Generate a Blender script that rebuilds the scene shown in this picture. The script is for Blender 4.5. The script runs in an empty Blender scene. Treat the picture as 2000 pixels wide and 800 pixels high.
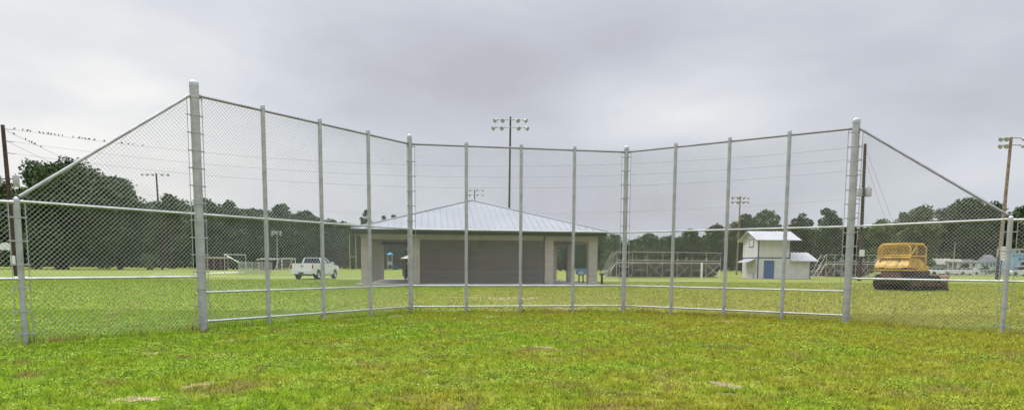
import bpy, bmesh, math, random
import numpy as np
from mathutils import Vector, Matrix
R_ = math.radians
sc = bpy.context.scene
COL = sc.collection
# ------------------------------------------------------------------ camera model
EYE = 1.424; FPX = 1304.12; PITCH = 0.0967; ROLL = 0.0059; PY = 643.73
_F = Vector((0, math.cos(PITCH), -math.sin(PITCH)))
_R0 = Vector((1, 0, 0)); _U0 = _R0.cross(_F)
_R = math.cos(ROLL)*_R0 + math.sin(ROLL)*_U0
_U = -math.sin(ROLL)*_R0 + math.cos(ROLL)*_U0
def ray(u, v): return (u-1000)/FPX*_R + _F + (PY-v)/FPX*_U
def gnd(u, v):
    d = ray(u, v); t = -EYE/d.z
    return Vector((d.x*t, d.y*t, 0))
def at(u, v, Y):
    d = ray(u, v); t = Y/d.y
    return Vector((d.x*t, Y, EYE+d.z*t))
def hor(u): return 517+(u-1000)*.0059
def gx(u, Y): p = at(u, hor(u), Y); return Vector((p.x, Y, 0))
def hz(u, v, Y): return at(u, v, Y).z
cam = bpy.data.cameras.new('camera'); co = bpy.data.objects.new('camera', cam); COL.objects.link(co)
M = Matrix.Identity(4)
for i in range(3): M[i][0] = _R[i]; M[i][1] = _U[i]; M[i][2] = -_F[i]
M.translation = Vector((0, 0, EYE)); co.matrix_world = M
cam.sensor_width = 36; cam.sensor_fit = 'HORIZONTAL'; cam.lens = FPX/2000*36
cam.shift_y = (PY-400)/2000; cam.clip_start = .1; cam.clip_end = 6000
sc.camera = co
# ------------------------------------------------------------------ materials
MATS = {}
def nt_mat(name):
    m = bpy.data.materials.new(name); m.use_nodes = True
    t = m.node_tree; return m, t, t.nodes['Principled BSDF']
def N(t, typ, **kw):
    n = t.nodes.new(typ)
    for k, v in kw.items():
        if k in n.inputs.keys() if isinstance(k, str) else False: n.inputs[k].default_value = v
        else: setattr(n, k, v)
    return n
def L(t, a, b): t.links.new(a, b)
def ramp(t, fac, stops, interp='LINEAR'):
    r = t.nodes.new('ShaderNodeValToRGB'); cr = r.color_ramp; cr.interpolation = interp
    while len(cr.elements) < len(stops): cr.elements.new(.5)
    for e, (p, c) in zip(cr.elements, stops): e.position = p; e.color = (*c, 1) if len(c) == 3 else c
    L(t, fac, r.inputs[0]); return r.outputs[0]
def noise(t, vec, scale, detail=4, rough=.55, off=None):
    n = t.nodes.new('ShaderNodeTexNoise'); n.inputs['Scale'].default_value = scale
    n.inputs['Detail'].default_value = detail; n.inputs['Roughness'].default_value = rough
    if off:
        a = t.nodes.new('ShaderNodeVectorMath'); a.inputs[1].default_value = off; L(t, vec, a.inputs[0]); vec = a.outputs[0]
    L(t, vec, n.inputs['Vector']); return n.outputs['Fac']
def mix(t, fac, a, b, mode='MIX'):
    n = t.nodes.new('ShaderNodeMix'); n.data_type = 'RGBA'; n.blend_type = mode
    for s, x in ((0, fac), (6, a), (7, b)):
        if isinstance(x, (int, float)): n.inputs[s].default_value = x
        elif isinstance(x, tuple): n.inputs[s].default_value = (*x, 1)
        else: L(t, x, n.inputs[s])
    return n.outputs[2]
def math_(t, op, a, b=None, c=None):
    n = t.nodes.new('ShaderNodeMath'); n.operation = op
    for i, x in enumerate((a, b, c)):
        if x is None: continue
        if isinstance(x, (int, float)): n.inputs[i].default_value = x
        else: L(t, x, n.inputs[i])
    return n.outputs[0]
def objco(t): return t.nodes.new('ShaderNodeTexCoord').outputs['Object']
def wpos(t): return t.nodes.new('ShaderNodeNewGeometry').outputs['Position']
def simple(name, col, rough=.6, metal=0., var=.12, scale=3., bump=0., spec=None, col2=None):
    m, t, b = nt_mat(name)
    v = objco(t); n = noise(t, v, scale, 5)
    c2 = col2 or tuple(max(0, c*(1-2.2*var)) for c in col); c1 = tuple(min(1, c*(1+var)) for c in col)
    L(t, ramp(t, n, [(.3, c2), (.62, c1)]), b.inputs['Base Color'])
    b.inputs['Roughness'].default_value = rough; b.inputs['Metallic'].default_value = metal
    if spec is not None: b.inputs['Specular IOR Level'].default_value = spec
    if bump:
        bn = t.nodes.new('ShaderNodeBump'); bn.inputs['Strength'].default_value = bump; bn.inputs['Distance'].default_value = .01
        L(t, noise(t, v, scale*8, 3), bn.inputs['Height']); L(t, bn.outputs[0], b.inputs['Normal'])
    MATS[name] = m; return m
simple('galv_post', (.43, .425, .44), .55, .25, .10, 5)
simple('galv_rail', (.60, .61, .61), .38, .8, .08, 4)
simple('galv_wire', (.47, .475, .48), .42, .6, .05, 2)
simple('galv_rail_shaded', (.26, .25, .265), .55, .2, .1, 4)  # same galvanised pipe, shade of the rail undersides put into the colour
simple('galv_band', (.46, .48, .49), .4, .5, .05, 9)
simple('pole_wood', (.07, .042, .034), .9, 0, .25, 4)
simple('pole_wood_pale', (.26, .19, .14), .9, 0, .2, 4)
simple('lamp_grey', (.40, .39, .41), .5, .1, .05, 4)
simple('lamp_white', (.7, .71, .70), .35, .1, .05, 4)
simple('wire_black', (.22, .22, .24), .6, 0, .05, 4)
simple('bird_dark', (.03, .03, .035), .8, 0, .2, 30)
simple('metal_grey', (.42, .44, .46), .5, .4, .1, 3)
simple('metal_dark', (.055, .055, .06), .6, .2, .15, 3)
simple('white_paint', (.74, .74, .72), .5, 0, .05, 2)
simple('truck_white', (.80, .80, .80), .22, 0, .02, 1)
simple('chrome', (.65, .66, .67), .25, .9, .05, 2)
simple('tyre', (.022, .022, .024), .85, 0, .2, 8)
simple('glass_dark', (.02, .022, .026), .08, 0, .05, 2)
simple('glass_side', (.10, .12, .125), .06, 0, .05, 2)
simple('red_lamp', (.42, .015, .018), .25, 0, .08, 12)
simple('black_plastic', (.022, .022, .024), .55, 0, .1, 6)
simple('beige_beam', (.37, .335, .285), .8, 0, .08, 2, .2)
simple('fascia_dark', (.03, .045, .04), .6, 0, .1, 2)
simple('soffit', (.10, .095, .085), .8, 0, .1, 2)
simple('concrete', (.40, .37, .33), .9, 0, .12, 1.2, .3)
simple('path_concrete', (.42, .42, .30), .95, 0, .12, .6, .3)
simple('asphalt', (.10, .11, .105), .95, 0, .12, .5, .3)
simple('wall_white', (.60, .585, .56), .85, 0, .06, 1.2, .15)
simple('trim_blue', (.05, .075, .19), .6, 0, .1, 2)
simple('door_blue', (.03, .095, .26), .5, 0, .08, 2)
simple('roof_white', (.46, .46, .465), .45, .1, .05, .6)
simple('dozer_yellow', (.66, .41, .045), .5, 0, .12, 2.5, .1, col2=(.34, .19, .03))
simple('dozer_dark', (.022, .019, .018), .8, .1, .3, 3, .4, col2=(.010, .009, .009))
simple('dozer_rust', (.105, .055, .03), .85, .1, .3, 3, .4, col2=(.045, .026, .02))
simple('blade_worn', (.20, .13, .06), .7, .2, .3, 2.2, .4, col2=(.09, .05, .035))
simple('bleacher_metal', (.60, .57, .53), .55, .5, .15, 1.5)
simple('bleacher_plank', (.17, .14, .125), .7, .1, .2, 1.5)
simple('sign_blue', (.04, .22, .48), .5, 0, .3, 5, col2=(.38, .50, .60))
simple('goal_yellow', (.50, .47, .16), .5, 0, .1, 2)
simple('canopy_blue', (.03, .30, .50), .6, 0, .1, 2)
simple('house_cream', (.46, .50, .38), .85, 0, .06, .8)
simple('house_white', (.68, .70, .68), .8, 0, .06, .8)
simple('house_blue', (.34, .50, .68), .7, 0, .06, .8)
simple('shingle_grey', (.12, .12, .13), .9, 0, .15, .8)
simple('shingle_tan', (.30, .29, .23), .9, 0, .15, .8)
simple('text_navy', (.06, .12, .22), .6, 0, .1, 4)
simple('maroon', (.17, .035, .05), .7, 0, .2, 2)
simple('roof_beige', (.48, .42, .30), .8, 0, .1, 1)
simple('bark', (.05, .04, .032), .95, 0, .25, 2, .5)
simple('net_grey', (.40, .43, .42), .7, 0, .1, 2)
simple('trampled', (.33, .25, .14), .95, 0, .25, 6, .6, col2=(.15, .115, .05))
simple('soil_dark', (.20, .13, .085), .95, 0, .25, 8, .6, col2=(.07, .045, .03))
simple('dark_cloth', (.03, .03, .035), .9, 0, .2, 4)
def leafmat(name, dark, mid, light, sc_=.35):
    m, t, b = nt_mat(name)
    v = wpos(t); n = noise(t, v, sc_, 3); n2 = noise(t, v, 2.6, 2)
    a = ramp(t, n, [(.32, dark), (.5, mid), (.68, light)])
    L(t, mix(t, .45, a, ramp(t, n2, [(.3, dark), (.7, light)])), b.inputs['Base Color'])
    b.inputs['Roughness'].default_value = .6; b.inputs['Specular IOR Level'].default_value = .25
    MATS[name] = m
leafmat('leaf_dark', (.026, .046, .016), (.054, .088, .028), (.10, .145, .046))
leafmat('leaf_mid', (.042, .074, .025), (.080, .126, .040), (.14, .19, .06))
leafmat('leaf_light', (.070, .105, .030), (.115, .16, .046), (.18, .22, .08))
leafmat('leaf_blue', (.040, .068, .036), (.074, .112, .054), (.125, .17, .082))
# concrete masonry
def cmu(name, base, mort, scale=1.):
    m, t, b = nt_mat(name)
    v = objco(t); s = t.nodes.new('ShaderNodeSeparateXYZ'); L(t, v, s.inputs[0])
    c = t.nodes.new('ShaderNodeCombineXYZ'); L(t, math_(t, 'ADD', s.outputs[0], s.outputs[1]), c.inputs[0]); L(t, s.outputs[2], c.inputs[1])
    br = t.nodes.new('ShaderNodeTexBrick'); L(t, c.outputs[0], br.inputs['Vector'])
    br.inputs['Scale'].default_value = 1; br.inputs['Brick Width'].default_value = .4; br.inputs['Row Height'].default_value = .2
    br.inputs['Mortar Size'].default_value = .009; br.inputs['Mortar Smooth'].default_value = .2
    br.inputs['Color1'].default_value = (*base, 1); br.inputs['Color2'].default_value = (*[x*.80 for x in base], 1)
    br.inputs['Mortar'].default_value = (*mort, 1)
    n = noise(t, v, 14, 5)
    L(t, mix(t, .5, br.outputs['Color'], ramp(t, n, [(.3, (.45,.45,.45)), (.7, (1,1,1))]), 'MULTIPLY'), b.inputs['Base Color'])
    b.inputs['Roughness'].default_value = .95
    bn = t.nodes.new('ShaderNodeBump'); bn.inputs['Strength'].default_value = .5; bn.inputs['Distance'].default_value = .02
    L(t, n, bn.inputs['Height']); L(t, bn.outputs[0], b.inputs['Normal']); MATS[name] = m
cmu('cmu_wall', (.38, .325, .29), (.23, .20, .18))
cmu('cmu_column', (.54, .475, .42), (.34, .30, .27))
# pavilion roof: pale blue-grey metal
m, t, b = nt_mat('roof_metal'); v = objco(t)
L(t, ramp(t, noise(t, v, .35, 4), [(.3, (.29, .30, .32)), (.7, (.365, .375, .40))]), b.inputs['Base Color'])
b.inputs['Roughness'].default_value = .42; b.inputs['Metallic'].default_value = .25; MATS['roof_metal'] = m
# grass colour shared by the ground sheet and the blades
def grass_color(t, blades):
    v = wpos(t)
    sp = t.nodes.new('ShaderNodeSeparateXYZ'); L(t, v, sp.inputs[0])
    big = noise(t, v, .13, 3, .5, (3.1, 1.7, 0)); mid = noise(t, v, .75, 4, .6, (8.3, 2.2, 0)); fine = noise(t, v, 6.5, 4, .65); vf = noise(t, v, 38, 2, .6)
    green = ramp(t, fine, [(.30, (.13, .215, .022)), (.5, (.30, .44, .040)), (.68, (.46, .62, .060))])
    olive = ramp(t, fine, [(.30, (.19, .19, .030)), (.5, (.40, .41, .055)), (.68, (.58, .57, .10))])
    # right half of the near lawn is drier than the left
    xr = math_(t, 'MULTIPLY_ADD', sp.outputs[0], .020, 0.0)
    w = math_(t, 'ADD', math_(t, 'ADD', math_(t, 'MULTIPLY', big, .45), math_(t, 'MULTIPLY', mid, .75)), xr)
    yfar = t.nodes.new('ShaderNodeMapRange'); L(t, sp.outputs[1], yfar.inputs[0])
    yfar.inputs[1].default_value = 14; yfar.inputs[2].default_value = 24; yfar.inputs[3].default_value = 0; yfar.inputs[4].default_value = .07
    w = math_(t, 'ADD', w, yfar.outputs[0])
    c = mix(t, ramp(t, w, [(.49, (0,0,0)), (.70, (1,1,1))]), green, olive)
    dry = ramp(t, vf, [(.3, (.24, .17, .075)), (.7, (.50, .40, .19))])
    dm = noise(t, v, 1.15, 5, .7, (21, 5, 0))
    dfac = math_(t, 'MULTIPLY', ramp(t, dm, [(.53, (0,0,0)), (.66, (1,1,1))]), .8)
    c = mix(t, dfac, c, dry)
    # paler, slightly duller turf of the far field
    far = t.nodes.new('ShaderNodeMapRange'); L(t, sp.outputs[1], far.inputs[0])
    far.inputs[1].default_value = 20; far.inputs[2].default_value = 60; far.inputs[3].default_value = 0; far.inputs[4].default_value = .7
    fld = ramp(t, noise(t, v, .09, 5, .65, (2, 7, 0)), [(.3, (.22, .33, .060)), (.5, (.33, .42, .085)), (.7, (.46, .46, .14))])
    c = mix(t, far.outputs[0], c, fld)
    return c, dm, v, sp
m, t, b = nt_mat('ground_turf')
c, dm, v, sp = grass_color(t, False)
soil = ramp(t, noise(t, v, 9, 4), [(.3, (.17, .12, .075)), (.7, (.36, .29, .19))])
bare = noise(t, v, .55, 6, .72, (40, 11, 0))
bf = ramp(t, bare, [(.635, (0,0,0)), (.70, (1,1,1))])
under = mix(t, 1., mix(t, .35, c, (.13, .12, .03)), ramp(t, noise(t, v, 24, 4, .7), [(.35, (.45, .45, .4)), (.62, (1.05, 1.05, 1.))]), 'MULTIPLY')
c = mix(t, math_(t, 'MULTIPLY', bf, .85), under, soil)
# bare worn strip around the parked tractor
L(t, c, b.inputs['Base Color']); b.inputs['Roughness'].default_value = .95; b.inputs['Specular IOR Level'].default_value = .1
bn = t.nodes.new('ShaderNodeBump'); bn.inputs['Strength'].default_value = .7; bn.inputs['Distance'].default_value = .05
L(t, noise(t, v, 11, 5, .7), bn.inputs['Height']); L(t, bn.outputs[0], b.inputs['Normal'])
MATS['ground_turf'] = m
m, t, b = nt_mat('grass_blade')
c, dm, v, sp = grass_color(t, True)
ri = t.nodes.new('ShaderNodeNewGeometry').outputs['Random Per Island']
c = mix(t, 1., c, ramp(t, ri, [(0, (.30, .34, .36)), (.5, (.98, 1., .9)), (1, (1.5, 1.38, 1.))]), 'MULTIPLY')
L(t, c, b.inputs['Base Color']); b.inputs['Roughness'].default_value = .8; b.inputs['Specular IOR Level'].default_value = .12
tr = t.nodes.new('ShaderNodeBsdfTranslucent'); L(t, c, tr.inputs[0]); ms = t.nodes.new('ShaderNodeMixShader'); ms.inputs[0].default_value = .35
L(t, b.outputs[0], ms.inputs[1]); L(t, tr.outputs[0], ms.inputs[2]); L(t, ms.outputs[0], t.nodes['Material Output'].inputs[0])
MATS['grass_blade'] = m
m, t, b = nt_mat('weed_leaf'); v = wpos(t)
ri = t.nodes.new('ShaderNodeNewGeometry').outputs['Random Per Island']
c = mix(t, 1., ramp(t, noise(t, v, 1.4, 3), [(.35, (.18, .31, .026)), (.65, (.33, .46, .048))]), ramp(t, ri, [(0, (.5, .55, .5)), (.6, (1, 1, 1)), (1, (1.4, 1.25, 1.2))]), 'MULTIPLY')
L(t, c, b.inputs['Base Color']); b.inputs['Roughness'].default_value = .7; b.inputs['Specular IOR Level'].default_value = .15; MATS['weed_leaf'] = m
# ------------------------------------------------------------------ mesh helpers
class MB:
    def __init__(s): s.v = []; s.f = []
    def add(s, vs, fs):
        o = len(s.v); s.v += [tuple(v) for v in vs]; s.f += [tuple(i+o for i in f) for f in fs]; return s
    def box(s, x0, x1, y0, y1, z0, z1):
        return s.add([(x0,y0,z0),(x1,y0,z0),(x1,y1,z0),(x0,y1,z0),(x0,y0,z1),(x1,y0,z1),(x1,y1,z1),(x0,y1,z1)],
                     [(0,3,2,1),(4,5,6,7),(0,1,5,4),(1,2,6,5),(2,3,7,6),(3,0,4,7)])
    def hexa(s, b, t):   # bottom 4, top 4
        return s.add(list(b)+list(t), [(0,3,2,1),(4,5,6,7),(0,1,5,4),(1,2,6,5),(2,3,7,6),(3,0,4,7)])
    def tube(s, a, b, r0, r1=None, n=8, cap=True):
        a = Vector(a); b = Vector(b); r1 = r0 if r1 is None else r1
        d = (b-a); d = d.normalized() if d.length > 1e-9 else Vector((0,0,1))
        p = d.orthogonal().normalized(); q = d.cross(p)
        vs = []
        for c, r in ((a, r0), (b, r1)):
            for i in range(n):
                t = 2*math.pi*i/n; vs.append(c + r*(math.cos(t)*p + math.sin(t)*q))
        fs = [(i, (i+1)%n, n+(i+1)%n, n+i) for i in range(n)]
        if cap: fs += [tuple(range(n-1, -1, -1)), tuple(range(n, 2*n))]
        return s.add(vs, fs)
    def path(s, pts, r, n=6):
        for a, b in zip(pts, pts[1:]): s.tube(a, b, r, r, n)
        return s
    def lathe(s, prof, c=(0,0,0), axis='z', n=20):
        vs = []; k = len(prof)
        for i in range(n):
            t = 2*math.pi*i/n
            for r, h in prof:
                p = (r*math.cos(t), r*math.sin(t), h)
                if axis == 'x': p = (p[2], p[0], p[1])
                if axis == 'y': p = (p[1], p[2], p[0])
                vs.append((p[0]+c[0], p[1]+c[1], p[2]+c[2]))
        fs = [(i*k+j, ((i+1)%n)*k+j, ((i+1)%n)*k+j+1, i*k+j+1) for i in range(n) for j in range(k-1)]
        return s.add(vs, fs)
    def prism_x(s, poly, x0, x1):   # poly of (y,z)
        n = len(poly)
        vs = [(x0, y, z) for y, z in poly]+[(x1, y, z) for y, z in poly]
        return s.add(vs, [(i, (i+1)%n, n+(i+1)%n, n+i) for i in range(n)]+[tuple(range(n-1,-1,-1)), tuple(range(n, 2*n))])
    def prism_y(s, poly, y0, y1):   # poly of (x,z)
        n = len(poly)
        vs = [(x, y0, z) for x, z in poly]+[(x, y1, z) for x, z in poly]
        return s.add(vs, [(i, (i+1)%n, n+(i+1)%n, n+i) for i in range(n)]+[tuple(range(n-1,-1,-1)), tuple(range(n, 2*n))])
    def ball(s, c, rx, ry, rz, n=10, m_=6):
        prof = [(math.sin(math.pi*j/m_), -math.cos(math.pi*j/m_)) for j in range(m_+1)]
        vs = []; k = m_+1
        for i in range(n):
            t = 2*math.pi*i/n
            for r, h in prof: vs.append((c[0]+rx*r*math.cos(t), c[1]+ry*r*math.sin(t), c[2]+rz*h))
        return s.add(vs, [(i*k+j, ((i+1)%n)*k+j, ((i+1)%n)*k+j+1, i*k+j+1) for i in range(n) for j in range(k-1)])
    def build(s, name, mat, parent=None, smooth=True, bevel=0., fixn=True):
        me = bpy.data.meshes.new(name); me.from_pydata(s.v, [], s.f)
        if fixn:
            bm = bmesh.new(); bm.from_mesh(me); bmesh.ops.remove_doubles(bm, verts=bm.verts, dist=1e-5)
            bmesh.ops.recalc_face_normals(bm, faces=bm.faces)
            if bevel: bmesh.ops.bevel(bm, geom=[e for e in bm.edges if e.is_manifold and e.calc_face_angle(0) > .5], offset=bevel, segments=2, affect='EDGES', clamp_overlap=True)
            bm.to_mesh(me); bm.free()
        me.materials.append(MATS[mat] if isinstance(mat, str) else mat)
        if smooth: me.shade_smooth(); me.set_sharp_from_angle(angle=R_(38))
        o = bpy.data.objects.new(name, me); COL.objects.link(o)
        if parent is not None: o.parent = parent
        return o
def npmesh(name, V, nper, mat, parent=None):
    V = np.asarray(V, np.float32).reshape(-1, 3); n = len(V)//nper
    me = bpy.data.meshes.new(name); me.vertices.add(len(V)); me.vertices.foreach_set('co', V.ravel())
    me.loops.add(n*nper); me.loops.foreach_set('vertex_index', np.arange(n*nper, dtype=np.int32))
    me.polygons.add(n); me.polygons.foreach_set('loop_start', np.arange(0, n*nper, nper, dtype=np.int32))
    me.update(calc_edges=True); me.materials.append(MATS[mat])
    o = bpy.data.objects.new(name, me); COL.objects.link(o)
    if parent is not None: o.parent = parent
    return o
def tag(o, label=None, cat=None, group=None, kind=None):
    if label: o['label'] = label
    if cat: o['category'] = cat
    if group: o['group'] = group
    if kind: o['kind'] = kind
    return o
def thing(name, label, cat, loc=(0,0,0), rz=0., group=None):
    o = bpy.data.objects.new(name, None); COL.objects.link(o); o.location = loc; o.rotation_euler = (0, 0, rz)
    o.empty_display_size = .2
    return tag(o, label, cat, group)
# ------------------------------------------------------------------ world and light
w = bpy.data.worlds.new('World'); sc.world = w; w.use_nodes = True; t = w.node_tree; t.nodes.clear()
SUN_EL, SUN_AZ = 52, -50     # azimuth from +Y toward +X
sky = t.nodes.new('ShaderNodeTexSky'); sky.sky_type = 'NISHITA'; sky.sun_disc = False
sky.sun_elevation = R_(SUN_EL); sky.sun_rotation = R_(SUN_AZ); sky.air_density = 1.5; sky.dust_density = 4
gen = t.nodes.new('ShaderNodeTexCoord').outputs['Generated']
def blob(u, v, ru, rv):      # soft patch of cloud in a direction of the sky (azimuth, elevation), 0..1
    d = ray(u, v).normalized(); az = math.atan2(d.x, d.y); el = math.asin(d.z)
    s = t.nodes.new('ShaderNodeSeparateXYZ'); L(t, gen, s.inputs[0])
    a = math_(t, 'ARCTAN2', s.outputs[0], s.outputs[1]); e = math_(t, 'ARCSINE', s.outputs[2])
    da = math_(t, 'DIVIDE', math_(t, 'SUBTRACT', a, az), ru); de = math_(t, 'DIVIDE', math_(t, 'SUBTRACT', e, el), rv)
    q = math_(t, 'ADD', math_(t, 'MULTIPLY', da, da), math_(t, 'MULTIPLY', de, de))
    return math_(t, 'EXPONENT', math_(t, 'MULTIPLY', q, -1.))
mp = t.nodes.new('ShaderNodeMapping'); mp.inputs['Scale'].default_value = (1, 1, 2.6); L(t, gen, mp.inputs[0])
n1 = noise(t, mp.outputs[0], 2.6, 5, .52, (1.3, .4, 2.2)); n2 = noise(t, mp.outputs[0], 7., 4, .5, (5, 2, 1))
base = math_(t, 'ADD', math_(t, 'MULTIPLY', math_(t, 'SUBTRACT', n1, .5), .80), math_(t, 'MULTIPLY', math_(t, 'SUBTRACT', n2, .5), .34))
for (u, v_, ru, rv, k) in ((150, 130, .30, .17, .42), (1330, 225, .20, .065, .52), (60, 380, .3, .10, .18), (650, 420, .35, .05, .20),
                           (830, 170, .24, .08, -.30), (1050, 60, .26, .06, -.06), (1560, 330, .34, .08, -.06), (1500, 90, .25, .08, -.06), (1100, 120, .15, .06, -.08), (1900, 120, .3, .12, -.03), (1150, 400, .3, .06, -.04), (1850, 330, .22, .05, .14)):
    base = math_(t, 'ADD', base, math_(t, 'MULTIPLY', blob(u, v_, ru, rv), k))
base = math_(t, 'ADD', base, .42)
cl = ramp(t, base, [(.12, (.395, .40, .445)), (.38, (.452, .475, .525)), (.58, (.52, .545, .59)), (.80, (.62, .63, .645)), (.97, (.725, .72, .71))])
s = t.nodes.new('ShaderNodeSeparateXYZ'); L(t, gen, s.inputs[0])
zr = t.nodes.new('ShaderNodeMapRange'); zr.interpolation_type = 'SMOOTHSTEP'; L(t, s.outputs[2], zr.inputs[0])
zr.inputs[1].default_value = .42; zr.inputs[2].default_value = .95; zr.inputs[3].default_value = 1.; zr.inputs[4].default_value = 4.3
vm = t.nodes.new('ShaderNodeVectorMath'); vm.operation = 'SCALE'; L(t, cl, vm.inputs[0]); L(t, zr.outputs[0], vm.inputs['Scale'])
b1 = t.nodes.new('ShaderNodeBackground'); L(t, sky.outputs[0], b1.inputs[0]); b1.inputs[1].default_value = .05
b2 = t.nodes.new('ShaderNodeBackground'); L(t, vm.outputs[0], b2.inputs[0]); b2.inputs[1].default_value = 1.
mxs = t.nodes.new('ShaderNodeMixShader'); mxs.inputs[0].default_value = .93
L(t, b1.outputs[0], mxs.inputs[1]); L(t, b2.outputs[0], mxs.inputs[2])
L(t, mxs.outputs[0], t.nodes.new('ShaderNodeOutputWorld').inputs[0])
sl = bpy.data.lights.new('sun', 'SUN'); sl.energy = 1.6; sl.angle = R_(22); sl.color = (1, .97, .92)
so = bpy.data.objects.new('sun', sl); COL.objects.link(so)
sd = Vector((math.sin(R_(SUN_AZ))*math.cos(R_(SUN_EL)), math.cos(R_(SUN_AZ))*math.cos(R_(SUN_EL)), math.sin(R_(SUN_EL))))
so.rotation_euler = sd.to_track_quat('Z', 'Y').to_euler()
sc.view_settings.view_transform = 'Standard'; sc.view_settings.look = 'None'; sc.view_settings.exposure = 0.42; sc.view_settings.gamma = 1
# ------------------------------------------------------------------ ground, paths, road
g = MB(); g.add([(-2500, -300, 0), (2500, -300, 0), (2500, 4000, 0), (-2500, 4000, 0)], [(0,1,2,3)])
tag(g.build('ground', 'ground_turf', smooth=False, fixn=False), kind='structure')
def strip(name, pts, wd, z, mat):
    mb = MB(); vs = []; fs = []
    for i, p in enumerate(pts):
        a = pts[max(i-1, 0)]; b = pts[min(i+1, len(pts)-1)]; d = (b-a).normalized(); nrm = Vector((-d.y, d.x, 0))
        for k in (-1, 1): q = p + nrm*wd/2*k; vs.append((q.x, q.y, z))
    for i in range(len(pts)-1): fs.append((2*i, 2*i+1, 2*i+3, 2*i+2))
    mb.add(vs, fs); return tag(mb.build(name, mat, smooth=False), kind='structure')
strip('path', [gnd(290, 537.5), gnd(420, 539.2), gnd(560, 541), gnd(700, 543)], 1.6, .006, 'path_concrete')
strip('path', [gnd(700, 543.6), gnd(1000, 546), gnd(1340, 548.5), gnd(1420, 549)], 1.5, .008, 'path_concrete')
strip('path', [gnd(300, 533.5), gnd(400, 533.8), gnd(467, 530)], 4.0, .010, 'path_concrete')
strip('path', [gnd(1840, 547.5), gnd(1960, 548), gnd(2100, 549)], 1.5, .012, 'path_concrete')
strip('road', [gx(1560, 150), gx(1800, 140), gx(2000, 130), gx(2300, 120)], 9, .014, 'asphalt')
strip('kerb', [gx(1560, 145.2), gx(1800, 135.2), gx(2000, 125.2), gx(2300, 115)], .3, .12, 'concrete')
# ------------------------------------------------------------------ backstop
S = .89
fcx, fcy, fang, fw, wL, wR, lL, lR = .2712*S, 22.558*S, .1804, 1.8266*S, .8086, .811, 7.3059*S, 7.0441*S
TOP, MID, LOW, BOT = 5.4404*S, 2.7402*S, .9131*S, .2248*S
c0 = Vector((fcx, fcy, 0)); d0 = Vector((math.cos(fang), math.sin(fang), 0))
CA = c0 - 2*fw*d0; CB = c0 + 2*fw*d0
dl = -Vector((math.cos(fang+wL), math.sin(fang+wL), 0)); dr = Vector((math.cos(fang-wR), math.sin(fang-wR), 0))
LP = [CA + dl*lL*i/4 for i in range(5)]; RP = [CB + dr*lR*i/4 for i in range(5)]; CP = [CA+(CB-CA)*i/4 for i in range(5)]
Z = Vector((0, 0, 1))
WIRE = .0031
def chain_link(name, A, B, zb, zt0, zt1, back, parent, pitch=.086, seed=0):
    """woven diagonals clipped to the quad A..B, zb..zt"""
    rnd = random.Random(seed)
    d = (B-A); Ln = d.length; d.normalize(); off = back*Vector((-d.y, d.x, 0))
    poly = [(0, zb), (Ln, zb), (Ln, zt1), (0, zt0)]
    def clip(p, q):
        t0, t1 = -1e9, 1e9; dx, dy = q[0]-p[0], q[1]-p[1]
        for i in range(4):
            a = poly[i]; b_ = poly[(i+1) % 4]; ex, ey = b_[0]-a[0], b_[1]-a[1]; nx, ny = -ey, ex
            den = nx*dx+ny*dy; num = nx*(a[0]-p[0])+ny*(a[1]-p[1])
            if abs(den) < 1e-12:
                if num > 0: return None
                continue
            tt = num/den
            if den > 0: t0 = max(t0, tt)
            else: t1 = min(t1, tt)
        return (t0, t1) if t1-t0 > 1e-4 else None
    V = []
    H = max(zt0, zt1)-zb
    def pt(s_, z_, o): return A + d*s_ + Z*z_ + off + Vector((-d.y, d.x, 0))*o
    for sg, o in ((1, .003), (-1, -.003)):
        k0 = int(math.floor(-(H+.2)/pitch)); k1 = int(math.ceil((Ln+H+.2)/pitch))
        for k in range(k0, k1+1):
            s0 = k*pitch
            p = (s0, zb); q = (s0+sg, zb+1)
            r = clip(p, q)
            if not r: continue
            a = (p[0]+sg*r[0], p[1]+r[0]); b_ = (p[0]+sg*r[1], p[1]+r[1])
            nseg = max(1, int(abs(b_[1]-a[1])/.9))
            prev = pt(*a, o)
            for j in range(1, nseg+1):
                f = j/nseg; cur = pt(a[0]+(b_[0]-a[0])*f, a[1]+(b_[1]-a[1])*f, o + .012*math.sin((a[0]+a[1])*1.3+f*5))
                dd = (cur-prev).normalized(); pp = dd.cross(Vector((-d.y, d.x, 0))).normalized(); qq = dd.cross(pp)
                ring = [WIRE*(math.cos(x)*pp+math.sin(x)*qq) for x in (0, 2.094, 4.189)]
                for i in range(3):
                    V += [prev+ring[i], prev+ring[(i+1)%3], cur+ring[(i+1)%3], cur+ring[i]]
                prev = cur
    return npmesh(name, [tuple(x) for x in V], 4, 'galv_wire', parent)
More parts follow.
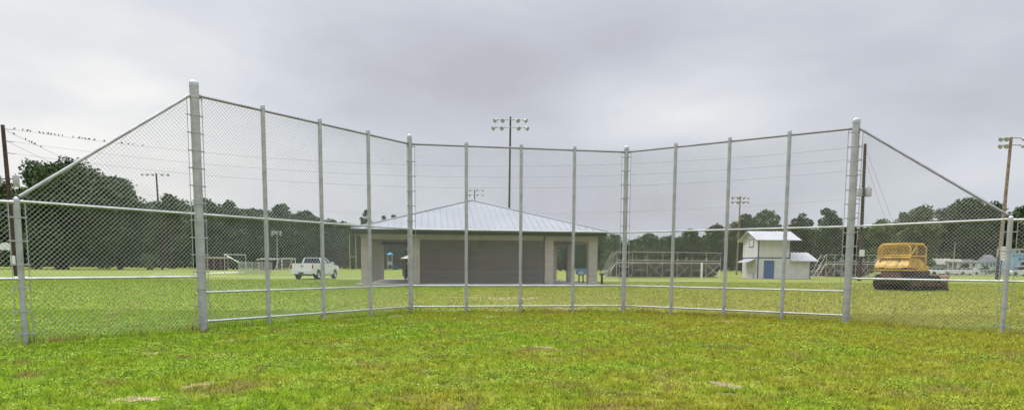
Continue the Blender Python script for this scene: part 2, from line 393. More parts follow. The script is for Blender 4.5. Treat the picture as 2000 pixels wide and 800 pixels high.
def post(P, h, r, parent, kind='line', bars=(), nb=0):
    mb = MB(); mb.tube((0,0,-.1), (0,0,h), r, r, 20)
    for wz in (0,): mb.lathe([(0, h+.001)], n=3) if False else None
    po = mb.build('post', 'galv_post', parent); po.location = P
    cp = MB()
    if kind == 'line': prof = [(r*1.08, h-.06), (r*1.08, h+.01), (r*.95, h+.03), (r*.55, h+.042), (0, h+.045)]
    else: prof = [(r*1.04, h-.05), (r*1.04, h+.01), (r*.97, h+.035), (r*.72, h+.06), (r*.35, h+.075), (0, h+.08)]
    cp.lathe(prof, n=20); cp.build('cap', 'galv_band', po)
    # bands: rings with a lug bolted to each tension bar
    for b_ in range(nb):
        z = .18 + (h-.45)*b_/(nb-1)
        rb = MB(); rb.lathe([(r*1.0, z-.012), (r+.008, z-.012), (r+.008, z+.012), (r*1.0, z+.012)], n=20)
        for dv, hm in bars:
            if z > hm: continue
            e = dv*(r+.085); o_ = dv*(r-.01); nn = Vector((-dv.y, dv.x, 0))*.006
            rb.hexa([(o_+nn)+Z*(z-.012), (o_-nn)+Z*(z-.012), (e-nn)+Z*(z-.012), (e+nn)+Z*(z-.012)],
                    [(o_+nn)+Z*(z+.012), (o_-nn)+Z*(z+.012), (e-nn)+Z*(z+.012), (e+nn)+Z*(z+.012)])
            rb.tube(e*1.0+nn*3+Z*z, e-nn*3+Z*z, .009, .009, 6)
        rb.build('tension_band', 'galv_band', po)
    for dv, hm in bars:
        tb = MB(); e = dv*(r+.075); nn = Vector((-dv.y, dv.x, 0))
        tb.tube(e+nn*.012+Z*.04, e+nn*.012+Z*(hm), .008, .008, 6); tb.build('tension_bar', 'galv_wire', po)
    return po
bs = thing('backstop', 'tall galvanised chain-link baseball backstop of three angled sections', 'backstop')
def rail(a, b, z, r, parent, ra=0, rb=0, z2=None, name='rail'):
    d = (b-a).normalized(); z2 = z if z2 is None else z2
    mb = MB(); mb.tube(a+d*ra+Z*z, b-d*rb+Z*z2, r, r, 12)
    for p, s_, q in ((a, 1, ra), (b, -1, rb)):     # end cups
        zz = z if s_ == 1 else z2
        mb.tube(p+d*s_*(q-.005)+Z*zz, p+d*s_*(q+.05)+Z*zz, r*1.3, r*1.3, 12)
    return mb.build(name, 'galv_rail_shaded' if name == 'top_rail' and ra > .06 else 'galv_rail', parent)
RL, RC, RE = .048, .069, .090
dOL = (gnd(50, 672)); dOR = (gnd(1957, 652))
oL = (dOL-LP[4]); oL.z = 0; oL.normalize(); oR = (dOR-RP[4]).normalized()
def section(P, ra, rb):
    n = len(P)-1
    for i in range(n):
        a0 = ra if i == 0 else RL; b0 = rb if i == n-1 else RL
        for z in (MID, LOW, BOT): rail(P[i], P[i+1], z, .024, bs, a0, b0)
    d = (P[-1]-P[0]).normalized()
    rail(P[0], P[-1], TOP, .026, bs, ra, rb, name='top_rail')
side = 1
section(CP, RC, RC); section(LP, RC, RE); section(RP, RC, RE)
dLw = (LP[4]-LP[0]).normalized(); dRw = (RP[4]-RP[0]).normalized()
for P in (CP[1], CP[2], CP[3], LP[1], LP[2], LP[3], RP[1], RP[2], RP[3]): post(P, TOP+.09, RL, bs)
post(CP[0], TOP+.20, RC, bs, 'corner', ((d0, TOP), (dLw, TOP)), 12)
post(CP[4], TOP+.12, RC, bs, 'corner', ((-d0, TOP), (dRw, TOP)), 12)
post(LP[4], TOP+.22, RE, bs, 'corner', ((-dLw, TOP), (oL, TOP-.1)), 14)
post(RP[4], TOP+.18, RE, bs, 'corner', ((-dRw, TOP), (oR, TOP-.1)), 14)
def mesh_between(A, B, ra, rb, zt0, zt1, back, parent, seed, zb=.02):
    d = (B-A).normalized(); return chain_link('chain_link_mesh', A+d*(ra+.06), B-d*(rb+.06), zb, zt0, zt1, back, parent, seed=seed)
mesh_between(CP[0], CP[4], RC, RC, TOP+.06, TOP+.06, .06, bs, 1)
mesh_between(LP[4], LP[0], RE, RC, TOP+.06, TOP+.06, .06, bs, 2)
mesh_between(RP[0], RP[4], RC, RE, TOP+.06, TOP+.06, .06, bs, 3)
# side fences running on from the end posts
FH = MID; FL = 1.14
def side_fence(label, E0, O, dirn, left):
    f = thing('side_fence', label, 'fence', group='lower fences running off the backstop')
    O2 = O + dirn*3.05
    bh = FH + .02
    r_ = RL
    A, B = (O, E0) if left else (E0, O)
    slant_hi = TOP-.02
    rail(E0, O, FL, .024, f, RE, r_); rail(E0, O, FH, .022, f, RE, r_, z2=FH+.02)
    mb = MB(); de = (O-E0).normalized(); mb.tube(E0+de*RE+Z*slant_hi, O-de*r_+Z*(FH+.1), .028, .028, 12); mb.build('sloping_rail', 'galv_rail_shaded' if not left else 'galv_post', f)
    rail(O, O2, FL, .024, f, r_, r_); rail(O, O2, FH, .024, f, r_, r_, name='top_rail')
    post(O, bh, r_*1.05, f, 'corner', ((-dirn, FH), (dirn, FH)), 6); post(O2, bh, r_, f)
    if left:
        mesh_between(O, E0, r_, RE, FH+.12, slant_hi, .05, f, 4)
        mesh_between(O2, O, r_, r_, FH+.04, FH+.04, .05, f, 5)
    else:
        mesh_between(E0, O, RE, r_, slant_hi, FH+.12, .05, f, 6)
        mesh_between(O, O2, r_, r_, FH+.04, FH+.04, .05, f, 7)
side_fence('lower chain-link fence with sloping top rail, on the taller post by the big oak', LP[4], dOL, oL, True)
side_fence('lower chain-link fence with sloping top rail, in front of the yellow bulldozer', RP[4], dOR, oR, False)
# ------------------------------------------------------------------ grass
rng = np.random.default_rng(7)
SOIL = ((442, 666, 30, 5), (300, 690, 26, 4), (388, 752, 30, 8), (270, 779, 55, 8), (560, 632, 40, 3), (700, 620, 70, 4), (960, 618, 45, 3),
        (1270, 611, 40, 3), (1430, 628, 40, 4), (1060, 678, 25, 4), (1420, 752, 34, 8), (780, 617, 30, 3), (1110, 603, 60, 3), (215, 610, 30, 3), (690, 660, 15, 2))
def soil_mask(x, y):
    m_ = np.zeros(len(x))
    for u, v, ru, rv in SOIL:
        c_ = gnd(u, v); a_ = (gnd(u+ru, v)-c_).length; b_ = (gnd(u, v-rv)-c_).length
        m_ = np.maximum(m_, np.exp(-(((x-c_.x)/a_)**2+((y-c_.y)/b_)**2)*.9))
    return m_
def noise2(x, y, s, seed):
    r = np.random.default_rng(seed); G = r.random((64, 64)); xs = x/s; ys = y/s
    xi = np.floor(xs).astype(int); yi = np.floor(ys).astype(int); fx = xs-xi; fy = ys-yi; fx = fx*fx*(3-2*fx); fy = fy*fy*(3-2*fy)
    g_ = lambda a, b: G[a % 64, b % 64]
    return (g_(xi, yi)*(1-fx)+g_(xi+1, yi)*fx)*(1-fy)+(g_(xi, yi+1)*(1-fx)+g_(xi+1, yi+1)*fx)*fy
def blades(n, y0, y1, h0, h1, wid, power, name, spread=.86, dens=None):
    # depth distribution thins with distance
    uu = rng.random(n); y = (y0**power + uu*(y1**power-y0**power))**(1/power)
    x = (rng.random(n)*2-1)*(spread*y+1.5)
    cl_ = noise2(x, y, .07, 3)*.6+noise2(x, y, .22, 4)*.4
    keep = rng.random(n) < np.clip((cl_-.22)*2.6, .15, 1.)
    bare_ = noise2(x, y, .9, 5)*.6+noise2(x, y, .33, 6)*.4
    keep &= ~((bare_ > .74) & (rng.random(n) < .55))
    keep &= rng.random(n) > soil_mask(x, y)*.8
    x, y, cl_ = x[keep], y[keep], cl_[keep]; n = len(x)
    h = (h0+(h1-h0)*rng.random(n)**1.5)*(.55+.9*cl_); a = rng.random(n)*2*np.pi; wd = wid*(.6+.8*rng.random(n))*(np.maximum(y, 8)/9)**.8
    lean = h*(.25+.9*rng.random(n)); b = rng.random(n)*2*np.pi
    V = np.zeros((n, 3, 3), np.float32)
    V[:,0,0] = x-np.cos(a)*wd; V[:,0,1] = y-np.sin(a)*wd; V[:,1,0] = x+np.cos(a)*wd; V[:,1,1] = y+np.sin(a)*wd
    V[:,2,0] = x+np.cos(b)*lean; V[:,2,1] = y+np.sin(b)*lean; V[:,2,2] = h
    return npmesh(name, V, 3, 'grass_blade')
tag(blades(1150000, 4.8, 20, .022, .066, .0062, 1.55, 'grass'), 'short mown green and yellowing turf in front of the backstop', 'grass', kind='stuff')
tag(blades(330000, 18, 60, .03, .075, .010, 1.25, 'grass', 1.0), 'pale mown grass of the field behind the backstop', 'grass', kind='stuff')
# broad-leaved weeds growing in patches in the near turf
n = 380000; uu = rng.random(n); y = (4.8**1.5 + uu*(17.5**1.5-4.8**1.5))**(1/1.5); x = (rng.random(n)*2-1)*(.86*y+1.5)
pt_ = noise2(x, y, .75, 21)*.45+noise2(x, y, .28, 22)*.35+noise2(x, y, .1, 23)*.2 - .004*x
k = (rng.random(n) < np.clip((pt_-.50)*6, .02, 1.)) & (rng.random(n) > soil_mask(x, y)*1.1); x, y, pt_ = x[k], y[k], pt_[k]; n = len(x)
a = rng.random(n)*6.283; ln = (.008+.010*rng.random(n))*(y/9)**.6; wd = ln*(.5+.3*rng.random(n)); z0 = .008+.045*rng.random(n)*np.clip((pt_-.35)*3, .3, 1); tl = rng.normal(0, .45, n)
q = np.zeros((n, 4, 3), np.float32); ca, sa = np.cos(a), np.sin(a)
for i, (fx, fy) in enumerate(((-1, 0), (0, -1), (1, 0), (0, 1))):
    q[:,i,0] = x+ca*ln*fx-sa*wd*fy; q[:,i,1] = y+sa*ln*fx+ca*wd*fy; q[:,i,2] = np.maximum(.003, z0+ln*fx*tl)
tag(npmesh('weeds', q, 4, 'weed_leaf'), 'bright low broad-leaved weeds in patches through the near turf', 'weeds', kind='stuff')
# taller weeds along the foot of the fences
V = []
for A, B in ((LP[4], LP[0]), (CP[0], CP[4]), (RP[0], RP[4]), (dOL, LP[4]), (RP[4], dOR), (dOL+oL*3, dOL), (dOR, dOR+oR*3)):
    n = int((B-A).length*420); s_ = rng.random(n); k = noise2(s_*(B-A).length+A.x*3, s_*0+A.y, .5, 9)
    x = A.x+(B.x-A.x)*s_+rng.normal(0, .10, n); y = A.y+(B.y-A.y)*s_+rng.normal(0, .10, n); h = (.04+.17*rng.random(n)**2)*(.3+k)
    a = rng.random(n)*2*np.pi; wd = .006+.006*rng.random(n); q = np.zeros((n, 3, 3), np.float32); ln = h*.5*rng.random(n); b_ = rng.random(n)*6.3
    q[:,0,0] = x-np.cos(a)*wd; q[:,0,1] = y-np.sin(a)*wd; q[:,1,0] = x+np.cos(a)*wd; q[:,1,1] = y+np.sin(a)*wd
    q[:,2,0] = x+np.cos(b_)*ln; q[:,2,1] = y+np.sin(b_)*ln; q[:,2,2] = h; V.append(q)
tag(npmesh('weeds', np.concatenate(V), 3, 'grass_blade'), 'taller weeds left unmown along the foot of the chain-link', 'weeds', kind='stuff')
# bare soil patches
def soil_patch(u, v, ru, rv, seed):
    r = random.Random(seed); c_ = gnd(u, v); e = gnd(u+ru, v); f = gnd(u, v-rv)
    a = (e-c_).length; b_ = (f-c_).length; vs = [(c_.x, c_.y, .006+seed*.0001)]
    n = 60; ph = [r.uniform(0, 6.28) for _ in range(4)]
    for i in range(n):
        t_ = 2*math.pi*i/n; k = .62+.22*math.sin(2*t_+ph[0])+.16*math.sin(5*t_+ph[1])+.12*math.sin(9*t_+ph[2])+.14*r.random(); vs.append((c_.x+a*k*math.cos(t_), c_.y+b_*k*math.sin(t_), .006+seed*.0001))
    mb = MB(); mb.add(vs, [(0, i+1, (i+1) % n+1) for i in range(n)]); tag(mb.build('bare_soil', 'trampled', smooth=False, fixn=False), kind='structure')
for i, (u, v, ru, rv) in enumerate(SOIL):
    soil_patch(u, v, ru, rv, i)
def soil_world(c_, d_, a, b_, seed, mat='trampled'):
    r = random.Random(seed); nrm = Vector((-d_.y, d_.x, 0)); z = .0075+seed*.00012; vs = [(c_.x, c_.y, z)]; n = 60; ph = [r.uniform(0, 6.28) for _ in range(4)]
    for i in range(n):
        t_ = 2*math.pi*i/n; k = .7+.2*math.sin(3*t_+ph[0])+.14*math.sin(7*t_+ph[1])+.2*r.random(); p = c_+d_*a*k*math.cos(t_)+nrm*b_*k*math.sin(t_); vs.append((p.x, p.y, z))
    mb = MB(); mb.add(vs, [(0, i+1, (i+1) % n+1) for i in range(n)]); tag(mb.build('bare_soil', mat, smooth=False, fixn=False), kind='structure')
sd_ = 1
for A, B, fs_ in ((LP[4], LP[0], (.32, .52, .68, .82, .95)), (CP[0], CP[4], (.1, .3, .5, .72, .9)), (RP[0], RP[4], (.12, .4, .62))):
    for f in fs_:
        sd_ += 1; soil_world(A.lerp(B, f)+Vector((0, .1, 0)), (B-A).normalized(), .55+.25*(sd_ % 3), .16, sd_, 'soil_dark' if sd_ % 2 else 'trampled')
sd_ += 1; soil_world(gnd(985, 582), Vector((1, 0, 0)), 2.6, 1.6, sd_, 'trampled'); sd_ += 1; soil_world(gnd(1668, 556), Vector((1, 0, 0)), 2.2, 2.4, sd_, 'trampled')
sd_ += 1; soil_world(gnd(1690, 562), Vector((1, .1, 0)), 1.6, 1.2, sd_, 'trampled'); sd_ += 1; soil_world(gnd(1300, 611), Vector((1, 0, 0)), .5, .2, sd_, 'soil_dark')
# ------------------------------------------------------------------ pavilion
pw, pd = 16.5, 15.0
pc = gnd(706, 557.5); pa = R_(7.5)
pv = thing('pavilion', 'open block-column park pavilion with low pyramid metal roof behind the backstop', 'pavilion', (pc.x, pc.y, 0), pa)
# local frame: x along the front, y into depth, origin at front left corner
def px(u):   # local x of a column of the front face
    lo, hi = 0., 20.
    ca, sa = math.cos(pa), math.sin(pa)
    for _ in range(40):
        mdl = (lo+hi)/2; X = pc.x+ca*mdl; Yy = pc.y+sa*mdl
        uu = 1000+FPX*(X/(Yy*math.cos(PITCH)))/1.0
        if uu < u: lo = mdl
        else: hi = mdl
    return (lo+hi)/2
PWD = px(1166); EZ = 3.72
MB().box(-.35, PWD+.35, -.35, pd+.35, -.05, .13).build('slab', 'concrete', pv, bevel=.01)
BZ0, BZ1 = 3.10, 3.42
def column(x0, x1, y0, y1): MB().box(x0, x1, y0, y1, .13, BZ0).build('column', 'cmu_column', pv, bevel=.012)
cw = .62
xs = [0, px(801), px(1063), PWD-.62]
for x in xs: column(x, x+cw, 0, cw)
for x in xs: column(x, x+cw, pd-cw, pd)
for y in (pd*.27, pd*.52, pd*.76): column(0, cw*.8, y, y+cw*.8)
for y in (pd*.5,): column(PWD-cw*.8, PWD, y, y+cw*.8)
bm_ = MB(); bm_.box(-.02, PWD+.02, -.02, cw*.8, BZ0, BZ1).box(-.02, PWD+.02, pd-cw*.8, pd+.02, BZ0, BZ1)
bm_.box(-.02, cw*.8, cw*.8, pd-cw*.8, BZ0, BZ1).box(PWD-cw*.8, PWD+.02, cw*.8, pd-cw*.8, BZ0, BZ1)
bm_.build('beam', 'beige_beam', pv, bevel=.01)
x0, x1 = px(801)+.02, px(1063)+.62
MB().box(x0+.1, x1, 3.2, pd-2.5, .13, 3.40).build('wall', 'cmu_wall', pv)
mbw = MB()
for zz in (.9,): mbw.box(x0+.1, x1, 3.17, 3.2, zz, zz+.05)
mbw.build('wall_band', 'beige_beam', pv)
OV = .48
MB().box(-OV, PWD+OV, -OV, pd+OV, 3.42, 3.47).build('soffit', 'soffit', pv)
fs_ = MB(); fs_.box(-OV-.03, PWD+OV+.03, -OV-.03, -OV, 3.42, EZ).box(-OV-.03, PWD+OV+.03, pd+OV, pd+OV+.03, 3.42, EZ)
fs_.box(-OV-.03, -OV, -OV, pd+OV, 3.42, EZ).box(PWD+OV, PWD+OV+.03, -OV, pd+OV, 3.42, EZ); fs_.build('fascia', 'fascia_dark', pv)
AP = Vector((PWD/2-.15, pd/2, hz(927, 392, pc.y+pd/2+1.2)))
e = OV+.10; cs = [Vector((-e, -e, EZ)), Vector((PWD+e, -e, EZ)), Vector((PWD+e, pd+e, EZ)), Vector((-e, pd+e, EZ))]
rf = MB()
for i in range(4): a, b_ = cs[i], cs[(i+1) % 4]; rf.add([a, b_, AP], [(0,1,2)])
rf.add([c_-Z*.05 for c_ in cs], [(3,2,1,0)])
for i in range(4): a, b_ = cs[i], cs[(i+1) % 4]; rf.add([a-Z*.05, b_-Z*.05, b_, a], [(0,1,2,3)])
rfo = rf.build('roof', 'roof_metal', pv, smooth=False)
sm = MB()
for i in range(4):
    a, b_ = cs[i], cs[(i+1) % 4]; mid_ = (a+b_)/2; d = (b_-a).normalized(); hl = (b_-a).length/2
    up = (AP-mid_); nn = d.cross(up).normalized(); nn = nn if nn.z > 0 else -nn
    k = -int(hl/.45)
    while k*.45 < hl:
        s_ = k*.45; k += 1
        f = 1-abs(s_)/hl
        if f < .03: continue
        base_ = mid_+d*s_; tip = base_+(up-d*up.dot(d))*f
        sm.hexa([base_-d*.022, base_+d*.022, tip+d*.022, tip-d*.022], [base_-d*.015+nn*.045, base_+d*.015+nn*.045, tip+d*.015+nn*.045, tip-d*.015+nn*.045])
sm.build('standing_seams', 'roof_metal', rfo, smooth=False)
hp = MB()
for c_ in cs: hp.tube(c_+Z*.02, AP+Z*.03, .06, .06, 6)
hp.build('hip_cap', 'roof_metal', rfo)
gt = MB().box(-e-.04, PWD+e+.04, -e-.12, -e, EZ-.14, EZ-.01); gt.build('gutter', 'fascia_dark', pv)
dp = MB()
for x in (xs[2]-.09,): dp.box(x, x+.08, -.1, 0, .13, 3.42)
dp.build('downpipe', 'metal_dark', pv)
# low blue sign on two dark legs by the right column
q = gnd(1139, 556); sg = thing('park_sign', 'low blue and white sign on two black legs inside the pavilion', 'sign', (q.x, q.y+1.6, .13), R_(4))
sp_ = MB().box(-.40, .40, -.03, .03, .62, 1.08); sp_.build('sign_panel', 'sign_blue', sg, bevel=.02)
MB().prism_y([(-.22, .64), (.22, .64), (.10, .86), (-.12, .86)], -.036, -.031).build('sign_emblem', 'white_paint', sg)
for x in (-.17, .17): MB().tube((x, 0, 0), (x*.8, 0, .62), .05, .05, 8).box(x-.09, x+.09, -.12, .12, 0, .03).build('leg', 'black_plastic', sg)
MB().box(-.24, .24, -.028, .028, .56, .62).build('cross_bar', 'black_plastic', sg)
q = gnd(1174, 557); dfn = thing('drinking_fountain', 'small black pedestal fountain beside the right end column of the pavilion', 'fountain', (q.x+.1, q.y+.4, 0))
MB().tube((0,0,0), (0,0,.75), .10, .08, 12).build('pedestal', 'black_plastic', dfn)
MB().lathe([(.04,.72),(.2,.78),(.22,.88),(.17,.88),(.05,.82)], n=16).build('bowl', 'metal_dark', dfn)
MB().box(-.3, .3, -.25, .25, 0, .06).build('foot', 'black_plastic', dfn, bevel=.01)
MB().tube((.05,-.05,.86), (.05,-.02,.98), .02, .02, 8).ball((.05,-.1,.98), .06,.05,.05).build('spout', 'lamp_white', dfn)
# black trash barrel on the slab
q = gnd(790, 548); tb_ = thing('trash_barrel', 'black lidded barrel on the slab in the left bay of the pavilion', 'barrel', (q.x+.25, q.y, .13))
MB().lathe([(0,0),(.27,0),(.29,.3),(.28,.32),(.30,.6),(.30,.85),(0,.85)], n=20).build('drum', 'black_plastic', tb_)
MB().lathe([(.31,.85),(.31,.9),(.2,1.0),(0,1.03)], n=20).build('lid', 'metal_dark', tb_)
# ------------------------------------------------------------------ pickup truck
tp = gnd(590, 545.5)
tk = thing('pickup_truck', 'white pickup truck parked on the grass, tailgate towards the fence', 'pickup truck', (tp.x-.02, tp.y, 0), -R_(7.5)); tk.scale = (1.08, 1.05, 1.06)
# local: +y forward, rear bumper at y=0, x right
def arch(yc, r, n=8): return [(yc - r*math.cos(math.pi*i/n), .42 + r*.98*math.sin(math.pi*i/n)) for i in range(n+1)]
YR, YF = 1.25, 4.95
prof = [(.12, .55)] + arch(YR, .50)[0:] + [(2.0, .42)] + arch(YF, .50) + [(5.75, .45), (5.86, .75), (5.84, 1.08), (5.6, 1.2), (4.45, 1.30), (4.25, 1.33), (2.05, 1.33), (2.0, 1.38), (.10, 1.38), (.07, .95)]
b_ = MB(); b_.prism_x(prof, -1.0, -.90); b_.prism_x(prof, .90, 1.0)
b_.hexa([(-.9,4.25,1.0),(.9,4.25,1.0),(.9,5.80,1.0),(-.9,5.80,1.0)], [(-.9,4.25,1.345),(.9,4.25,1.345),(.86,5.62,1.225),(-.86,5.62,1.225)])
b_.box(-.9, .9, 5.72, 5.84, .5, 1.1).box(-.9, .9, 2.02, 4.3, .5, 1.33).box(-.9, .9, .2, 2.02, .72, .80).box(-.9, .9, 1.95, 2.02, .72, 1.40)
b_.build('body', 'truck_white', tk, bevel=.015)
MB().box(-.88, .88, .06, .14, .68, 1.38).build('tailgate', 'truck_white', tk, bevel=.02)
tg = MB().box(-.14, .14, .045, .06, 1.14, 1.21); tg.build('tailgate_handle', 'black_plastic', tk)
MB().box(-.13, .13, .05, .061, 1.02, 1.05).build('badge', 'chrome', tk)
for s_ in (-1, 1):
    MB().box(s_*.995 if s_ < 0 else .90, -.90 if s_ < 0 else .995, .05, .20, .92, 1.32).build('tail_light', 'red_lamp', tk, bevel=.012)
bp = MB().box(-.98, .98, -.12, .08, .48, .66); bp.build('rear_bumper', 'truck_white', tk, bevel=.03)
MB().box(-.22, .22, -.135, -.12, .50, .63).build('number_plate', 'black_plastic', tk)
MB().box(-.7, .7, .1, 5.5, .34, .5).box(-.85,.85,.9,1.6,.4,.9).box(-.85,.85,4.6,5.3,.4,.9).build('chassis', 'black_plastic', tk)
# cab
cb = [(-.93, 2.05, 1.33), (.93, 2.05, 1.33), (.93, 4.35, 1.33), (-.93, 4.35, 1.33)]
ct = [(-.76, 2.22, 1.90), (.76, 2.22, 1.90), (.74, 3.55, 1.91), (-.74, 3.55, 1.91)]
cab = MB().hexa(cb, ct).build('cab', 'truck_white', tk, bevel=.04)
def panel(quad, inset, push, mat, name, parent):
    a = [Vector(p) for p in quad]; nn = (a[1]-a[0]).cross(a[3]-a[0]).normalized(); c_ = sum(a, Vector())/4
    o_ = [c_+(p-c_)*inset + nn*push for p in a]; o2 = [p-nn*.02 for p in o_]
    return MB().hexa(o2, o_).build(name, mat, parent)
V3 = Vector
panel([cb[0], cb[1], ct[1], ct[0]], .86, .006, 'glass_dark', 'rear_window', tk)
panel([cb[2], cb[3], ct[3], ct[2]], .88, .006, 'glass_dark', 'windscreen', tk)
for s_ in (1, -1):
    i = 1 if s_ == 1 else 0; j = 2 if s_ == 1 else 3
    lo0, lo1, hi0, hi1 = V3(cb[i]), V3(cb[j]), V3(ct[i]), V3(ct[j])
    for f0, f1, nm in ((.10, .40, 'side_window'), (.46, .93, 'side_window')):
        A_ = lo0.lerp(lo1, f0); B_ = lo0.lerp(lo1, f1); C_ = hi0.lerp(hi1, f1*.98); D_ = hi0.lerp(hi1, f0)
        qd = [A_, B_, C_, D_] if s_ == 1 else [B_, A_, D_, C_]
        panel(qd, .84, .006, 'glass_side', nm, tk)
    for y0_, y1_ in ((2.12, 3.02), (3.06, 4.2)):
        dr_ = MB().box(min(s_*.99, s_*1.012), max(s_*.99, s_*1.012), y0_, y1_, .52, 1.30).build('door', 'truck_white', tk, bevel=.008)
        MB().box(min(s_*1.012, s_*1.035), max(s_*1.012, s_*1.035), y0_+.05, y0_+.22, 1.12, 1.16).build('handle', 'chrome', dr_)
    MB().box(min(s_*.95, s_*1.22), max(s_*.95, s_*1.22), 4.02, 4.14, 1.32, 1.52).build('wing_mirror', 'truck_white', tk, bevel=.03)
    MB().box(min(s_*.6, s_*.9), max(s_*.6, s_*.9), 5.83, 5.88, .85, 1.08).build('headlight', 'glass_side', tk, bevel=.01)
    MB().box(min(s_*.93, s_*1.06), max(s_*.93, s_*1.06), 2.0, 4.3, .36, .42).build('running_board', 'black_plastic', tk, bevel=.01)
MB().box(-.58, .58, 5.86, 5.89, .7, 1.05).build('grille', 'black_plastic', tk)
MB().box(-.98, .98, 5.78, 5.98, .45, .66).build('front_bumper', 'chrome', tk, bevel=.03)
for y in (YR, YF):
    for s_ in (-1, 1):
        wh = MB().lathe([(.26, -.12), (.38, -.13), (.405, -.09), (.405, .09), (.38, .13), (.26, .12)], (s_*.86, y, .405), 'x', 24).build('wheel', 'tyre', tk)
        rm = MB().lathe([(0, .10*s_), (.06, .115*s_), (.10, .09*s_), (.22, .06*s_), (.265, .12*s_), (.27, .0)], (s_*.86, y, .405), 'x', 24)
        for k in range(6):
            a_ = k*math.pi/3; rm.hexa([(s_*.93, y+math.cos(a_-.2)*.08, .405+math.sin(a_-.2)*.08), (s_*.93, y+math.cos(a_+.2)*.08, .405+math.sin(a_+.2)*.08), (s_*.93, y+math.cos(a_+.12)*.25, .405+math.sin(a_+.12)*.25), (s_*.93, y+math.cos(a_-.12)*.25, .405+math.sin(a_-.12)*.25)],
                   [(s_*.97, y+math.cos(a_-.2)*.08, .405+math.sin(a_-.2)*.08), (s_*.97, y+math.cos(a_+.2)*.08, .405+math.sin(a_+.2)*.08), (s_*.97, y+math.cos(a_+.12)*.25, .405+math.sin(a_+.12)*.25), (s_*.97, y+math.cos(a_-.12)*.25, .405+math.sin(a_-.12)*.25)])
        rm.build('rim', 'chrome', wh)
# ------------------------------------------------------------------ bulldozer
bp_ = gnd(1742, 567)
bz = thing('bulldozer', 'yellow tracked bulldozer with caged cab parked on the field', 'bulldozer', (bp_.x-.08, bp_.y, 0), -R_(62)); bz.scale = (1, .87, 1)
# local: +y forward, origin at centre of the rear end on the ground, x right
TW = .50
for s_ in (-1, 1):
    xo = s_*1.18; x0_, x1_ = min(xo, xo-s_*TW), max(xo, xo-s_*TW)
    loop = []
    def wheelarc(yc, zc, r, a0, a1, n=8):
        return [(yc+r*math.cos(a0+(a1-a0)*i/n), zc+r*math.sin(a0+(a1-a0)*i/n)) for i in range(n+1)]
    outer = wheelarc(.45, .50, .45, R_(270), R_(95)) + wheelarc(3.25, .47, .42, R_(85), R_(-90))
    # track belt as ring with grouser plates
    tr_ = MB(); n_ = len(outer)
    inner = [(1.85+(y-1.85)*.945, .47+(z-.47)*.86) for y, z in outer]
    for i in range(n_):
        j = (i+1) % n_
        o0, o1, i0, i1 = outer[i], outer[j], inner[i], inner[j]
        tr_.hexa([(x0_, *i0), (x1_, *i0), (x1_, *i1), (x0_, *i1)], [(x0_, *o0), (x1_, *o0), (x1_, *o1), (x0_, *o1)])
        seg = math.hypot(o1[0]-o0[0], o1[1]-o0[1]); k = max(1, int(seg/.2))
        for a_ in range(k):
            f = (a_+.5)/k; y = o0[0]+(o1[0]-o0[0])*f; z = o0[1]+(o1[1]-o0[1])*f; dy, dz = (o1[0]-o0[0])/seg, (o1[1]-o0[1])/seg; ny, nz = dz, -dy
            if (y-1.85)*ny+(z-.47)*nz < 0: ny, nz = -ny, -nz
            tr_.hexa([(x0_-.01, y-dy*.02, z-dz*.02), (x1_+.01, y-dy*.02, z-dz*.02), (x1_+.01, y+dy*.02, z+dz*.02), (x0_-.01, y+dy*.02, z+dz*.02)],
                     [(x0_-.01, y-dy*.02+ny*.05, z-dz*.02+nz*.05), (x1_+.01, y-dy*.02+ny*.05, z-dz*.02+nz*.05), (x1_+.01, y+dy*.02+ny*.05, z+dz*.02+nz*.05), (x0_-.01, y+dy*.02+ny*.05, z+dz*.02+nz*.05)])
    to = tr_.build('track', 'dozer_dark', bz, smooth=False)
    fr = MB().box(x0_+.1, x1_-.1, .55, 3.15, .28, .62); fr.build('track_frame', 'dozer_rust', to, bevel=.02)
    for y, r in ((.45, .36), (3.25, .33)): MB().lathe([(0,-.2),(r*.5,-.2),(r,-.08),(r,.08),(r*.5,.2),(0,.2)], (xo-s_*TW/2, y, .48), 'x', 16).build('sprocket', 'dozer_rust', to)
    for k in range(5): MB().lathe([(0,-.16),(.12,-.16),(.12,.16),(0,.16)], (xo-s_*TW/2, .95+k*.45, .2), 'x', 12).build('roller', 'dozer_dark', to)
hb = MB().box(-.66, .66, .15, 3.3, .38, 1.21); hb.build('hull', 'dozer_rust', bz, bevel=.03)
# rear tank, sloping
MB().prism_x([(.0, 1.40), (-.12, 1.32), (-.12, 1.50), (.28, 1.98), (.95, 1.98), (.95, 1.32)], -1.12, 1.05).build('fuel_tank', 'dozer_yellow', bz, bevel=.05)
MB().box(-1.17, 1.17, -.14, 1.3, 1.22, 1.30).build('fender', 'dozer_yellow', bz, bevel=.02)
MB().prism_x([(-.1, .72), (.3, .72), (.3, 1.21), (-.06, 1.21)], -.62, .62).build('drawbar_guard', 'dozer_rust', bz, bevel=.02)
MB().prism_x([(1.9, 1.0), (3.45, .95), (3.45, 1.50), (1.95, 1.72)], -.52, .52).build('engine_hood', 'dozer_yellow', bz, bevel=.04)
MB().box(-.45, .45, 3.45, 3.52, .95, 1.45).build('radiator_grille', 'dozer_dark', bz)
MB().tube((.25, 2.7, 1.6), (.25, 2.7, 2.2), .05, .05, 10).tube((.25,2.7,2.2),(.25,2.62,2.3),.05,.05,10).build('exhaust_pipe', 'dozer_rust', bz)
MB().box(-.3, .3, 1.05, 1.5, 1.5, 1.62).box(-.3, .3, 1.0, 1.1, 1.6, 2.1).build('seat', 'black_plastic', bz, bevel=.03)
for s_ in (-1, 1): MB().prism_x([(.95, 1.30), (1.95, 1.22), (1.95, 1.62), (.95, 1.98)], s_*1.04-.03, s_*1.04+.03).build('side_panel', 'dozer_yellow', bz, bevel=.01)
